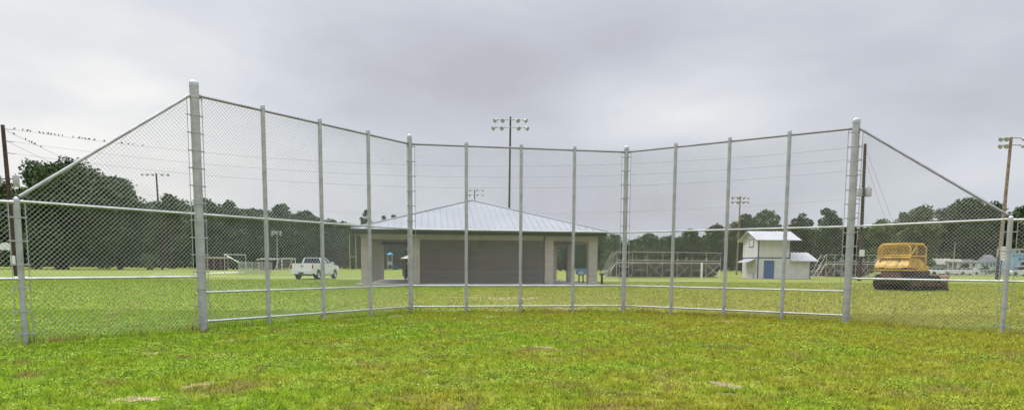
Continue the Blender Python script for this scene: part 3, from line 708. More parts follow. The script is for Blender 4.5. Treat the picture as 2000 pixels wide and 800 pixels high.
# roll cage
CH = 2.86
cg = MB(); r = .052
for s_ in (-1, 1):
    cg.path([(s_*1.02, .12, 1.95), (s_*1.0, .15, 2.58), (s_*.82, .2, CH-.03)], r, 8)
    cg.path([(s_*1.0, 1.95, 1.6), (s_*1.0, 1.95, 2.6), (s_*.84, 1.9, CH-.03)], r, 8)
    cg.path([(s_*.82, .2, CH-.03), (s_*.84, 1.9, CH-.03)], r, 8)
    cg.path([(s_*1.0, .15, 2.1), (s_*1.0, 1.95, 2.1)], r*.7, 8); cg.path([(s_*1.0, .9, 2.1), (s_*.9, .95, CH-.05)], r*.8, 8); cg.path([(s_*1.0, .2, 2.12), (s_*.95, .9, 2.7)], r*.6, 8)
cg.path([(-.82, .2, CH-.03), (.82, .2, CH-.03)], r, 8); cg.path([(-.84, 1.9, CH-.03), (.84, 1.9, CH-.03)], r, 8)
cg.path([(-1.02, .13, 2.02), (1.02, .13, 2.02)], r*1.2, 8); cg.path([(-1.0, .14, 2.14), (1.0, .14, 2.14)], r*.7, 8)
cgo = cg.build('roll_cage', 'dozer_yellow', bz)
MB().box(-.86, .86, .18, 1.95, CH, CH+.05).build('canopy', 'dozer_yellow', bz, bevel=.015)
ms_ = MB()
for k in range(22): x = -.95+k*.09; ms_.tube((x, .15, 2.14), (x*.9, .19, CH-.05), .015, .015, 4, False)
for k in range(8): z = 2.18+k*.085; ms_.tube((-.98, .16, z), (.98, .16, z), .015, .015, 4, False)
for s_ in (-1, 1):
    for k in range(14): y = .3+k*.12; ms_.tube((s_*1.0, y, 1.8), (s_*.88, y, CH-.06), .008, .008, 4, False)
ms_.build('cage_mesh', 'dozer_yellow', cgo)
MB().box(-.95, .95, .5, .53, 1.98, 2.6).build('cab_bulkhead', 'dozer_rust', bz)
for x in (-.75, .7): MB().box(x, x+.32, -.135, -.118, 1.35, 1.42).build('vent_slot', 'dozer_dark', bz)
for x in (-.4, .35): MB().prism_x([(-.125, 1.52), (.265, 1.97), (.275, 1.96), (-.115, 1.51)], x-.012, x+.012).build('weld_seam', 'dozer_rust', bz)
MB().box(-1.13, 1.06, -.10, .95, 1.30, 1.325).build('tank_gasket', 'dozer_dark', bz)
MB().tube((.98, 2.1, 1.6), (.98, 2.1, 2.75), .012, .012, 6).build('antenna', 'metal_grey', bz)
# blade and push arms
for s_ in (-1, 1): MB().hexa([(s_*1.26-.06, 1.6, .3), (s_*1.26+.06, 1.6, .3), (s_*1.26+.06, 3.75, .28), (s_*1.26-.06, 3.75, .28)], [(s_*1.26-.06, 1.6, .48), (s_*1.26+.06, 1.6, .48), (s_*1.26+.06, 3.75, .5), (s_*1.26-.06, 3.75, .5)]).build('push_arm', 'dozer_rust', bz, bevel=.01)
bl = [(4.02, .04), (3.84, .22), (3.78, .5), (3.82, .8), (3.95, .98), (3.88, 1.0), (3.72, .8), (3.68, .5), (3.74, .2), (3.9, .02)]
bo = MB().prism_x(bl, -1.55, 1.55).build('blade', 'blade_worn', bz)
MB().box(-1.55, 1.55, 3.96, 4.04, .0, .09).build('cutting_edge', 'metal_dark', bo)
for x in (-.4, .4): MB().tube((x, 3.3, 1.35), (x, 3.75, .7), .05, .04, 10).build('lift_cylinder', 'metal_grey', bz)
for x in (-.7, .55): MB().ball((x, -.13, 1.78), .06, .04, .06).build('work_lamp', 'metal_dark', bz)
# ------------------------------------------------------------------ white scorer's building
wb = gnd(1479, 544.2); WY = wb.y
hb_ = thing('scorer_building', 'small white two-storey building with blue door and white metal roof', 'building', (wb.x, wb.y, 0))
k_ = WY/FPX
WX = (1541-1479)*k_; WD = 5.2; WA = (1581-1541)*k_
z1 = hz(1479, 503, WY); ze = hz(1500, 466.5, WY)-.05; zr_ = hz(1500, 451.5, WY+WD/2)
gab = [(0, 0), (WD, 0), (WD, ze+.1), (WD/2, zr_-.12), (0, ze+.1)]
MB().prism_x(gab, 0, WX).build('wall', 'wall_white', hb_)
ov = .85
def gable_roof(x0, x1, y0, y1, ze_, zr__, yo, mat, parent, th=.07, name='roof', rid=None):
    ym = (y0+y1)/2 if rid is None else rid; sl_ = (zr__-ze_)/(ym-y0)
    m_ = MB()
    A0 = [(x0, y0-yo, ze_-sl_*yo), (x1, y0-yo, ze_-sl_*yo), (x1, ym, zr__), (x0, ym, zr__)]
    B0 = [(x0, ym, zr__), (x1, ym, zr__), (x1, y1+yo, ze_-sl_*yo), (x0, y1+yo, ze_-sl_*yo)]
    for q_ in (A0, B0): m_.hexa(q_, [(a, b, c+th) for a, b, c in q_])
    ro = m_.build(name, mat, parent, smooth=False)
    rb = MB(); x = x0+.02
    while x < x1:
        rb.tube((x, y0-yo, ze_-sl_*yo+th), (x, ym, zr__+th), .02, .02, 4, False); rb.tube((x, ym, zr__+th), (x, y1+yo, ze_-sl_*yo+th), .02, .02, 4, False); x += .4
    rb.build('ribs', mat, ro); return ro
gable_roof(-.5, WX+.95, 0, WD, ze+.12, zr_-.05, .75, 'roof_white', hb_)
bd = MB().box(-.02, WX+.02, -.025, -.0, z1-.07, z1+.07).box(-.025, 0, 0, WD, z1-.07, z1+.07); bd.build('storey_band', 'trim_blue', hb_)
ct_ = MB().box(-.06, .07, -.06, .07, 0, ze).build('corner_trim', 'trim_blue', hb_)
MB().box(WX-.09, WX+.03, -.045, .03, z1, ze).build('corner_trim', 'trim_blue', hb_)
dx0, dx1 = (1492-1479)*k_, (1509.5-1479)*k_
do = MB().box(dx0, dx1, -.05, -.003, .05, 2.05).build('door', 'door_blue', hb_, bevel=.01)
MB().box(dx0-.08, dx0, -.035, 0, 0, 2.13).box(dx1, dx1+.08, -.035, 0, 0, 2.13).box(dx0-.08, dx1+.08, -.035, 0, 2.05, 2.13).build('door_frame', 'trim_blue', do)
MB().ball((dx1-.12, -.08, 1.0), .035, .035, .035).build('handle', 'chrome', do)
wn = MB().box(-.04, -.003, 1.6, 2.9, hz(1452, 481, WY+2), hz(1452, 468, WY+2)); wn.build('shutter', 'wall_white', hb_, bevel=.01)
zz0, zz1 = hz(1452, 481, WY+2), hz(1452, 468, WY+2)
MB().box(-.06, -.0, 1.52, 1.6, zz0-.08, zz1+.08).box(-.06, 0, 2.9, 2.98, zz0-.08, zz1+.08).box(-.06, 0, 1.6, 2.9, zz1, zz1+.08).box(-.06, 0, 1.6, 2.9, zz0-.08, zz0).build('shutter_frame', 'trim_blue', hb_)
# annex
za, zar = hz(1560, 508.5, WY), hz(1560, 493.5, WY+1.8)
MB().prism_x([(0.02, 0), (WD-.02, 0), (WD-.02, za), (WD/2, zar-.1), (.02, za)], WX+.003, WX+WA).build('annex_wall', 'wall_white', hb_)
gable_roof(WX+.02, WX+WA+.75, .02, WD-.02, za+.05, zar, .45, 'roof_white', hb_, name='annex_roof')
MB().box(WX+WA-.05, WX+WA+.05, -.02, .05, 0, za).build('corner_trim', 'trim_blue', hb_)
aw = MB().hexa([(-1.0, .6, z1-.55), (-1.0, 4.2, z1-.55), (0, 4.2, z1-.12), (0, .6, z1-.12)], [(-1.0, .6, z1-.49), (-1.0, 4.2, z1-.49), (0, 4.2, z1-.06), (0, .6, z1-.06)]); aw.build('side_awning', 'roof_white', hb_)
MB().box(-.14, -.0, .9, 1.3, .0, .75).build('meter_box', 'metal_grey', hb_, bevel=.01); MB().box(-.1, -.0, 1.9, 2.1, 1.3, 1.6).build('meter_box', 'metal_grey', hb_, bevel=.01)
MB().box(-.15, WX+WA+.15, -.15, WD+.15, -.05, .05).build('foundation', 'concrete', hb_)
MB().tube((WX*.78, -.3, ze+.3), (WX*.78, -.3, ze+1.5), .03, .03, 6).build('vent_pipe', 'metal_grey', hb_)
# ------------------------------------------------------------------ bleachers
def bleacher(label, u0, u1, vb, vtop, grp):
    a = gnd(u0, vb); b_ = gnd(u1, vb); Ln = (b_-a).length; rz = math.atan2(b_.y-a.y, b_.x-a.x)
    o = thing('bleacher', label, 'bleachers', (a.x, a.y, 0), rz, grp)
    H = hz((u0+u1)/2, vtop, a.y); PZ = H-1.25; nb_ = 7
    # back side faces the viewer; rows step down away from the viewer
    fr = MB()
    for i in range(nb_+1):
        x = Ln*i/nb_
        fr.tube((x, 0, 0), (x, 0, PZ), .035, .035, 6); fr.tube((x, 3.2, 0), (x, 3.2, .35), .035, .035, 6); fr.tube((x, 0, PZ-.1), (x, 3.3, .3), .035, .035, 6); fr.tube((x, 0, .06), (x, 3.3, .06), .035, .035, 6)
        fr.tube((x, 1.5, .06), (x, 1.5, PZ*.6), .03, .03, 6)
    for i in range(nb_):
        x0_, x1_ = Ln*i/nb_, Ln*(i+1)/nb_
        if i % 2 == 0: fr.tube((x0_, -.02, .1), (x1_, -.02, PZ-.1), .028, .028, 6); fr.tube((x1_, -.02, .1), (x0_, -.02, PZ-.1), .028, .028, 6)
        else: fr.tube((x0_, 0, PZ*.5), (x1_, 0, PZ*.5), .025, .025, 6); fr.tube((x0_, .8, .1), (x1_, .8, PZ*.7), .025, .025, 6)
    fr.build('frame', 'bleacher_metal', o)
    nr = 5
    for k in range(nr):
        f = k/(nr-1); y = .15+3.0*f; z = PZ-(PZ-.45)*f
        MB().box(0, Ln, y-.13, y+.13, z+.22, z+.26).build('seat_plank', 'bleacher_plank' if k else 'bleacher_metal', o)
        MB().box(0, Ln, y+.2, y+.5, z-.04, z).build('foot_plank', 'bleacher_plank', o)
        MB().box(.02, Ln-.02, y+.16, y+.19, max(.04, z-.62), z+.20).build('riser_board', 'bleacher_plank', o)
    MB().box(0, Ln, -.05, .28, PZ-.12, PZ).build('walkway', 'bleacher_metal', o)
    gr_ = MB(); 
    for i in range(nb_+1): gr_.tube((Ln*i/nb_, -.03, PZ-.1), (Ln*i/nb_, -.03, H), .025, .025, 6)
    for z in (H, PZ+.25): gr_.tube((0, -.03, z), (Ln, -.03, z), .025, .025, 6)
    for x in (0, Ln): gr_.path([(x, -.03, H), (x, 1.4, H-.55), (x, 3.3, .95), (x, 3.3, .35)], .025, 6)
    gr_.build('guard_rail', 'bleacher_metal', o)
    for x in (Ln*.28, Ln*.68, Ln*.88):
        MB().path([(x-.35, .6, PZ-.3), (x, .4, PZ+.75), (x+.05, .4, PZ-.1)], .025, 6).path([(x-.3, .6, PZ+.05), (x+.02, .4, PZ+.3)], .02, 6).build('aisle_rail', 'bleacher_metal', o)
    st = MB()
    for k in range(6): st.box(-1.3+k*.2, -1.02+k*.2, .0, .9, PZ*k/6+.1, PZ*k/6+.14)
    for y in (0, .9): st.tube((-1.4, y, .02), (0, y, PZ), .03, .03, 6); st.path([(-1.4, y, .0), (-1.4, y, .95), (-.1, y, H), (0, y, H)], .025, 6)
    st.tube((-.7, 0, 0), (-.7, 0, PZ*.5+.6), .025, .025, 6)
    st.build('steps', 'bleacher_metal', o)
    return o
bleacher('long grey metal bleachers with steps between pavilion and white two-storey building', 1204, 1406, 541.5, 491.5, 'bleachers facing the far field')
bleacher('grey metal bleachers behind the utility pole, between white building and bulldozer', 1612, 1725, 540.5, 497, 'bleachers facing the far field')
# ------------------------------------------------------------------ floodlight poles
def lamp_head(parent, c, yaw, tilt, r=.26):
    cy, sy = math.cos(yaw), math.sin(yaw)
    d = Vector((sy*math.cos(tilt), -cy*math.cos(tilt), -math.sin(tilt)))
    c = Vector(c); mb = MB(); p = d.orthogonal().normalized(); q_ = d.cross(p); n = 12
    prof = [(.0, -.34), (.09, -.34), (.11, -.12), (.55*r/.26*.3, -.06), (r*.85, .06), (r, .2), (0, .22)]
    vs = []; k = len(prof)
    for i in range(n):
        a_ = 2*math.pi*i/n
        for rr, h in prof: vs.append(c + d*h + rr*(math.cos(a_)*p+math.sin(a_)*q_))
    mb.add(vs, [(i*k+j, ((i+1)%n)*k+j, ((i+1)%n)*k+j+1, i*k+j+1) for i in range(n) for j in range(k-1)])
    return mb.build('floodlight', 'lamp_grey', parent)
def light_pole(label, ub, Y, ut, vt, bars, rb=.17, rt=.10, mat='pole_wood', rot=0., r=.26, grp='floodlight poles', base=None):
    b_ = gx(ub, Y); tt = at(ut, vt, Y)
    o = thing('floodlight_pole', label, 'light pole', tuple(b_), 0, grp)
    top = tt-b_
    MB().tube((0,0,-.2), top, rb, rt, 12).build('pole', mat, o)
    if base: MB().tube((0,0,0), top*(base/top.z), rb+.06, rb+.04, 12).build('base_wrap', 'metal_dark', o)
    u_ = top.normalized()
    for dz, hw, offs in bars:
        c_ = top*(1-dz/top.z); ax = Vector((math.cos(rot), math.sin(rot), 0)); sag = .03*hw
        cb_ = MB().path([c_-ax*hw+Z*(-sag), c_+Vector((0,-.14,0)), c_+ax*hw+Z*(-sag)], .045, 6).build('crossarm', 'metal_grey' if mat != 'pole_wood_pale' else 'pole_wood_pale', o)
        for f, yaw in offs: lamp_head(o, c_+ax*hw*f+Vector((0, -.22, -.12)), rot+R_(yaw), R_(28), r)
    return o
k8 = ((-1, -55), (-.48, -30), (.48, 30), (1, 55))
light_pole('tall wooden pole with two rows of four floodlights rising above the pavilion roof', 993, 82, 997, 228, ((.35, 1.75, k8), (1.25, 1.95, k8)))
light_pole('small distant floodlight pole showing over the peak of the pavilion roof', 926, 165, 927, 370, ((.1, 1.9, ((-1,-40),(-.55,-20),(.3,30),(1,50))), (1.2, 1.9, ((-1,-40),(-.55,-20),(.3,30),(1,50)))), .16, .12, 'pole_wood')
light_pole('thin floodlight pole beside the left wall of the white two-storey building', 1439, 110, 1446, 383, ((.15, 1.2, ((-1,-60),(-.35,-20),(.35,20),(1,60))), (.85, 1.2, ((-1,-60),(-.35,-20),(.35,20),(1,60)))), .15, .10, 'pole_wood_pale', r=.24)
light_pole('distant pole with one row of floodlights in front of the left tree line', 317, 140, 305, 338, ((.2, 2.7, ((-1,-20),(-.6,-10),(-.2,0),(.5,10),(.95,20))),), .2, .17, 'pole_wood', base=1.9, r=.27)
light_pole('leaning pale wooden floodlight pole at the right side above the blue building', 1950, 84, 1975, 268, ((.1, 1.15, ((-1,-60),(-.5,-40),(1,50))), (.95, 1.15, ((-1,-60),(-.45,-40),(1,50)))), .23, .17, 'pole_wood_pale', r=.28, rot=R_(-12), base=2.9)
light_pole('short steel light pole with a cluster of white lamps behind the soccer goal', 541, 120, 541, 452, ((.0, .75, ((-1,-20),(-.2,0),(1,20))), (.4, .75, ((-1,-20),(.9,20)))), .10, .06, 'metal_grey', r=.22)
# sign plate on the leaning pole
q = at(1962, 494, 83.4); sg2 = thing('list_sign', 'tall white sign with four dark lines of writing beside the leaning pole', 'sign', (q.x, q.y, 0))
zs0, zs1 = hz(1962, 508, 83.4), hz(1962, 481, 83.4)
MB().box(-.5, .5, -.03, .03, zs0, zs1).build('sign_plate', 'white_paint', sg2)
for i in range(4): MB().box(-.32+.05*(i % 2), .30-.07*(i % 3), -.035, -.031, zs1-.3-i*.36, zs1-.22-i*.36).build('text_line', 'text_navy', sg2)
for x in (-.42, .42): MB().tube((x, .06, 0), (x, .06, zs1), .03, .03, 8).build('leg', 'metal_grey', sg2)
# ------------------------------------------------------------------ utility poles and wires
upL_b = gx(31, 70); upL_t = at(5, 244, 70); upR_b = gx(1680, 70); upR_t = at(1690, 281, 70)
uL = thing('utility_pole', 'dark wooden utility pole with two transformers and a street-light arm at the left edge', 'utility pole', tuple(upL_b))
tL = upL_t-upL_b; MB().tube((0,0,-.3), tL, .25, .18, 12).build('pole', 'pole_wood', uL)
def onp(base_, top, z): return base_ + (top-base_)*(z/top.z)
def PL(z): return tL*(z/tL.z)
tR = upR_t-upR_b
def PR(z): return tR*(z/tR.z)
zL = [hz(6, 250, 70), hz(12, 274, 70), hz(15, 297, 70), hz(22, 372, 70)]
zR = [hz(1690, 287, 70), hz(1690, 310, 70), hz(1690, 332, 70), hz(1685, 388, 70)]
for i, z in enumerate(zL[:3]): MB().path([PL(z), PL(z)+Vector((.55, -.05, -.12)), PL(z)+Vector((1.1, -.1, -.16))], .05, 6).build('insulator', 'metal_grey', uL)
for x in (-1.0, .85):
    tz = hz(22, 352, 70); c_ = PL(tz)+Vector((x, 0, 0))
    MB().lathe([(0,-.55),(.26,-.55),(.3,-.48),(.3,.4),(.24,.5),(.06,.52),(.05,.7),(0,.7)], tuple(c_), n=16).build('transformer', 'lamp_grey', uL)
    MB().box(min(c_.x, c_.x-x*.8), max(c_.x, c_.x-x*.8), -.05, .05, c_.z+.1, c_.z+.2).build('bracket', 'metal_dark', uL)
tz = hz(24, 368, 70); c_ = PL(tz)
arm = MB().path([c_+Vector((.2,0,-.15)), c_+Vector((.7,-.1,.15)), c_+Vector((1.5,-.2,.22))], .04, 6).build('lamp_arm', 'metal_grey', uL)
MB().ball(c_+Vector((1.75,-.2,.17)), .32, .16, .10).build('lamp_head', 'lamp_white', arm)
MB().box(-.24+PL(2.6).x, .24+PL(2.6).x, -.32, -.27, 1.1, 2.1).build('pole_plate', 'white_paint', uL)
uR = thing('utility_pole', 'dark wooden utility pole with two transformers behind the right end post of the backstop', 'utility pole', tuple(upR_b))
MB().tube((0,0,-.3), tR, .20, .14, 12).build('pole', 'pole_wood', uR)
for i, z in enumerate(zR[:3]+[zR[3], zR[3]-1.4]): MB().path([PR(z), PR(z)+Vector((-.3, -.05, -.1)), PR(z)+Vector((-.75, -.1, .0))], .04, 6).build('insulator', 'metal_grey', uR)
for x in (-.48, .48):
    c_ = PR(hz(1688, 375, 70))+Vector((x, -.1, 0)); MB().lathe([(0,-.45),(.28,-.45),(.32,-.4),(.32,.35),(.26,.43),(.05,.45),(.05,.62),(0,.62)], tuple(c_), n=16).build('transformer', 'lamp_grey' if x > 0 else 'metal_grey', uR)
MB().box(PR(1.9).x-.26, PR(1.9).x+.26, -.27, -.22, hz(1679, 500, 70), hz(1679, 487, 70)).build('pole_plate', 'white_paint', uR)
for (uu) in (1786, 1770):
    g_ = gx(uu, 78); a_ = upR_b+PR(zR[0] if uu == 1786 else zR[1]); w_ = MB().tube(a_, g_, .014, .014, 4).build('guy_wire', 'wire_black')
    tag(w_, 'steep guy wire from the very top of the right utility pole' if uu == 1786 else 'lower guy wire from the right utility pole down to the ground', 'wire')
def wire(A, B, sag, name, label, r=.02, n=28):
    pts = []
    for i in range(n+1): f = i/n; p = A.lerp(B, f); p.z -= sag*4*f*(1-f); pts.append(p)
    return tag(MB().path(pts, r, 5).build(name, 'wire_black'), label, 'wire', 'power lines between the utility poles'), pts
wl = ['topmost power line, with a row of birds near the left utility pole', 'second power line down between the two utility poles', 'third power line down between the two utility poles', 'lowest and faintest line strung between the two utility poles']
W = []
for i, sg_ in enumerate((2.75, 2.65, 2.6, 1.9)):
    A = upL_b+PL(zL[i])+Vector((1.1, -.1, -.16)); B = upR_b+PR(zR[i])+Vector((-.75, -.1, 0)); W.append(wire(A, B, sg_, 'power_line', wl[i], .011 if i < 3 else .008)[1])
A2 = upL_b+PL(zL[0]-.15)+Vector((.3, 0, -.1)); B2 = at(330, 392, 170)
_, W2 = wire(A2, B2, .6, 'power_line', 'line dropping from the left pole towards the oaks, with six birds on it', .018)
_, W3 = wire(upL_b+PL(zL[1])+Vector((.3, 0, -.1)), at(330, 412, 170), .6, 'power_line', 'lower bare line dropping from the left pole behind the oaks', .016)
fp = gx(330, 170); uF = thing('utility_pole', 'far utility pole mostly hidden behind the left tree line', 'utility pole', tuple(fp))
MB().tube((0,0,0), (0,0,hz(330, 390, 170)), .2, .14, 8).build('pole', 'pole_wood', uF); MB().box(-.9,.9,-.07,.07,hz(330,394,170)-.1,hz(330,394,170)+.05).build('crossarm','pole_wood',uF)
def bird_mesh():
    b_ = MB(); b_.ball((0,0,.10), .055, .105, .07, 10, 6); b_.ball((0,.085,.175), .042, .048, .042, 8, 5)
    b_.hexa([(-.03,-.08,.08),(.03,-.08,.08),(.022,-.21,.02),(-.022,-.21,.02)], [(-.03,-.08,.10),(.03,-.08,.10),(.022,-.21,.032),(-.022,-.21,.032)])
    b_.tube((0,.12,.175),(0,.165,.17),.012,.003,6); b_.tube((.015,.0,.04),(.015,.01,-.0),.006,.006,4); b_.tube((-.015,.0,.04),(-.015,.01,0),.006,.006,4)
    return b_
b0 = bird_mesh().build('bird', 'bird_dark')
rr = random.Random(5)
def on_wire(pts, u):
    best = None
    for a, b_ in zip(pts, pts[1:]):
        for k in range(40):
            p = a.lerp(b_, k/40); d = p-Vector((0,0,EYE)); z = d.dot(_F); uu = 1000+FPX*d.dot(_R)/z
            if best is None or abs(uu-u) < best[0]: best = (abs(uu-u), p.copy())
    return best[1]
first = True
for pts, us, lab, gp in ((W[0], (28,45,54,59,77,85,94,100,107,115,122,143,155,161,167,174,184,204,237,251,260,279), 'small dark bird in the long row perched on the topmost line', 'birds on the topmost line'),
                     (W2, (27.5,50,57,62,68,80), 'small dark bird perched on the steeper line beneath the long row', 'birds on the steeper line')):
    for u in us:
        o = b0 if first else b0.copy()
        if not first: COL.objects.link(o)
        first = False
        o.location = on_wire(pts, u)+Vector((0,0,.015)); o.rotation_euler = (0, 0, rr.uniform(-.6, .6)+(math.pi if rr.random() < .3 else 0)); s_ = rr.uniform(.85, 1.05); o.scale = (s_, s_, s_)
        tag(o, lab, 'bird', gp)
# ------------------------------------------------------------------ field furniture, left
def goalframe(label, u0, u1, vb, vt, depth):
    a = gnd(u0, vb); b_ = gnd(u1, vb); Ln = (b_-a).length; rz = math.atan2(b_.y-a.y, b_.x-a.x); H = hz((u0+u1)/2, vt, a.y)
    o = thing('soccer_goal', label, 'soccer goal', tuple(a), rz)
    MB().tube((0,0,0),(0,0,H),.07,.07,8).build('goal_post','white_paint',o); MB().tube((Ln,0,0),(Ln,0,H),.07,.07,8).build('goal_post','white_paint',o)
    MB().tube((0,0,H),(Ln,0,H),.07,.07,8).build('crossbar','white_paint',o)
    MB().path([(0,0,H),(-.35,.7,H),(-1.0,depth,0)],.05,6).path([(Ln,0,H),(Ln-.3,.7,H),(Ln-1.0,depth,0)],.05,6).path([(-1.0,depth,0.05),(Ln-1.0,depth,.05)],.05,6).build('back_stay','white_paint',o)
    nt = MB()
    for i in range(13): x = Ln*i/12; nt.path([(x,0,H-.05),(x-.35,.7,H-.05),(x-1.0,depth,0.05)],.012,3)
    for k in range(8): f = k/8; nt.tube((-.35-.65*f,.7+(depth-.7)*f,H*(1-f)),(Ln-.35-.65*f,.7+(depth-.7)*f,H*(1-f)),.012,.012,3)
    nt.build('net','net_grey',o); return o
goalframe('white framed soccer goal standing behind the truck tailgate', 551, 577, 530.5, 504.5, 1.6)
q0, q1 = gnd(467, 534.5), gnd(530, 533.5); Lf = (q1-q0).length
fo = thing('field_fence', 'low grey chain-link enclosure beside the soccer goal', 'fence', tuple(q0), math.atan2(q1.y-q0.y, q1.x-q0.x))
Hf = hz(480, 512, q0.y)
for i in range(6): MB().tube((Lf*i/5,0,0),(Lf*i/5,0,Hf),.05,.05,8).build('post','galv_rail',fo)
for z in (Hf, .08): MB().tube((0,0,z),(Lf,0,z),.035,.035,6).build('rail','galv_rail',fo)
nn = MB(); k = 0
while k*.14 < Lf+Hf:
    s_ = k*.14; k += 1
    for sgn in (0, 1):
        a0 = max(0, s_-Hf); b0_ = min(s_, Lf)
        if sgn == 0: nn.tube((a0,0,s_-a0),(b0_,0,s_-b0_),.012,.012,3,False)
        else: nn.tube((Lf-a0,0.02,s_-a0),(Lf-b0_,.02,s_-b0_),.012,.012,3,False)
nn.build('chain_link_mesh','net_grey',fo)
gb = MB().tube((0,.5,0),(1.2,3,0.02),.05,.05,6).tube((0,0,Hf),(.8,3,Hf+1.1),.05,.05,6).tube((.8,3,0),(.8,3,Hf+1.1),.05,.05,6).tube((.8,3,Hf+1.1),(Lf*.75,3,Hf+1.1),.05,.05,6).tube((Lf*.75,3,0),(Lf*.75,3,Hf+1.1),.05,.05,6); gb.build('rear_frame','galv_rail',fo)
def dugout(label, u0, u1, vb, vt, mat, wall):
    a = gnd(u0, vb); b_ = gnd(u1, vb); Ln = (b_-a).length; rz = math.atan2(b_.y-a.y, b_.x-a.x); H = hz((u0+u1)/2, vt, a.y)
    o = thing('dugout', label, 'dugout', tuple(a), rz, 'dugouts beyond the far field')
    MB().box(0, Ln, 2.4, 2.55, 0, H-.3).box(0,.15,.1,2.4,0,H-.3).box(Ln-.15,Ln,.1,2.4,0,H-.3).build('wall', wall, o)
    MB().hexa([(-.3,-.4,H-.3),(Ln+.3,-.4,H-.3),(Ln+.3,2.8,H-.5),(-.3,2.8,H-.5)],[(-.3,-.4,H),(Ln+.3,-.4,H),(Ln+.3,2.8,H-.3),(-.3,2.8,H-.3)]).build('roof', mat, o)
    MB().box(.3, Ln-.3, 1.8, 2.2, .4, .47).box(.4,.5,1.9,2.1,0,.4).box(Ln-.5,Ln-.4,1.9,2.1,0,.4).build('bench','bleacher_plank',o)
    for i in range(4): MB().tube((.1+(Ln-.2)*i/3,0,0),(.1+(Ln-.2)*i/3,0,H-.3),.05,.05,6).build('post','metal_grey',o)
dugout('dugout with beige flat roof in front of the left tree line', 404, 446, 527, 501, 'roof_beige', 'maroon')
dugout('dugout with white roof and dark red wall behind the soccer goal', 512, 542, 526.5, 503.5, 'white_paint', 'maroon')
# yellow football posts
q0, q1 = gx(683.5, 150), gx(695.5, 146); o = thing('football_goalpost', 'yellow H-shaped football goalpost standing left of the pavilion', 'goalpost', tuple(q0), math.atan2(q1.y-q0.y, q1.x-q0.x)); Ln = (q1-q0).length
for x in (0, Ln): MB().tube((x,0,0),(x,0,hz(684,457,150)),.09,.07,8).build('upright','goal_yellow',o)
MB().tube((0,0,3.05),(Ln,0,3.05),.08,.08,8).build('crossbar','goal_yellow',o)
# basketball hoop
q = gx(12, 100); o = thing('basketball_hoop', 'basketball hoop with white fan-shaped backboard at the left edge', 'basketball hoop', tuple(q), R_(10))
zb_, zt_ = hz(8, 488, 100), hz(8, 473, 100); n = 10; fan = [(-.85, zb_+.2), (-.45, zb_), (.45, zb_), (.85, zb_+.2)]+[(.9*math.cos(math.pi*i/n), zb_+.35+(zt_-zb_-.35)*math.sin(math.pi*i/n)) for i in range(n+1)]
MB().prism_y(fan, -.03, .03).build('backboard','white_paint',o); MB().path([(.35,1.2,0),(.35,1.1,zb_-.3),(0,.03,zb_+.3)],.07,8).build('pole','metal_grey',o)
mb = MB(); pts = [(.23*math.cos(2*math.pi*i/14), -.28+.23*math.sin(2*math.pi*i/14), zb_+.12) for i in range(15)]; mb.path(pts,.012,5).build('rim','maroon',o)
# playground
q = gx(762, 160); o = thing('playground_tower', 'playground tower with blue umbrella roof seen through the pavilion', 'playground', tuple(q))
zt_ = hz(762, 491, 150); MB().lathe([(.0,zt_),(.35,zt_-.12),(.95,zt_-.5),(.0,zt_-.45)],n=10).build('canopy','canopy_blue',o)
for x in (-.5,.5):
    for y in (-.5,.5): MB().tube((x,y,0),(x,y,zt_-.45),.05,.05,6).build('post','metal_grey',o)
MB().box(-.6,.6,-.6,.6,1.3,1.4).build('deck','metal_grey',o); MB().hexa([(.6,-.25,1.35),(.6,.25,1.35),(2.2,.25,.2),(2.2,-.25,.2)],[(.6,-.25,1.45),(.6,.25,1.45),(2.2,.25,.3),(2.2,-.25,.3)]).build('slide','canopy_blue',o)
MB().box(-.55,.55,-.58,-.54,1.4,2.1).build('rail_panel','roof_white',o)
# small shelter seen through the left bay
q = gnd(790, 541); o = thing('picnic_shelter', 'small shelter with pale roof seen through the left bay of the pavilion', 'shelter', (q.x, q.y+8, 0))
zr2 = hz(790, 496, q.y+8); MB().add([(-1.6,-1.6,zr2-.55),(1.6,-1.6,zr2-.55),(1.6,1.6,zr2-.55),(-1.6,1.6,zr2-.55),(0,0,zr2+.2)],[(0,1,4),(1,2,4),(2,3,4),(3,0,4),(3,2,1,0)]).build('roof','roof_beige',o,smooth=False)
for x in (-1.2,1.2):
    for y in (-1.2,1.2): MB().box(x-.12,x+.12,y-.12,y+.12,0,zr2-.55).build('post','dark_cloth',o)
# white posts near the bleachers
for (u, v0, v1, tl, rr_, lab) in ((1370, 543.5, 513, 0, .12, 'thick white pipe standing in front of the long bleachers'), (1404.5, 543, 528, 0, .07, 'short white pipe at the right end of the long bleachers'), (1417, 543, 528, .35, .07, 'leaning white pipe nearest the white two-storey building')):
    q = gnd(u, v0); h_ = hz(u, v1, q.y); pb = thing('white_pipe', lab, 'post', tuple(q)); MB().tube((0,0,0),(tl*.5,0,h_),rr_,rr_,10).build('pipe','white_paint',pb); MB().ball((tl*.5,0,h_),rr_,rr_,rr_*.5).build('cap','white_paint',pb)
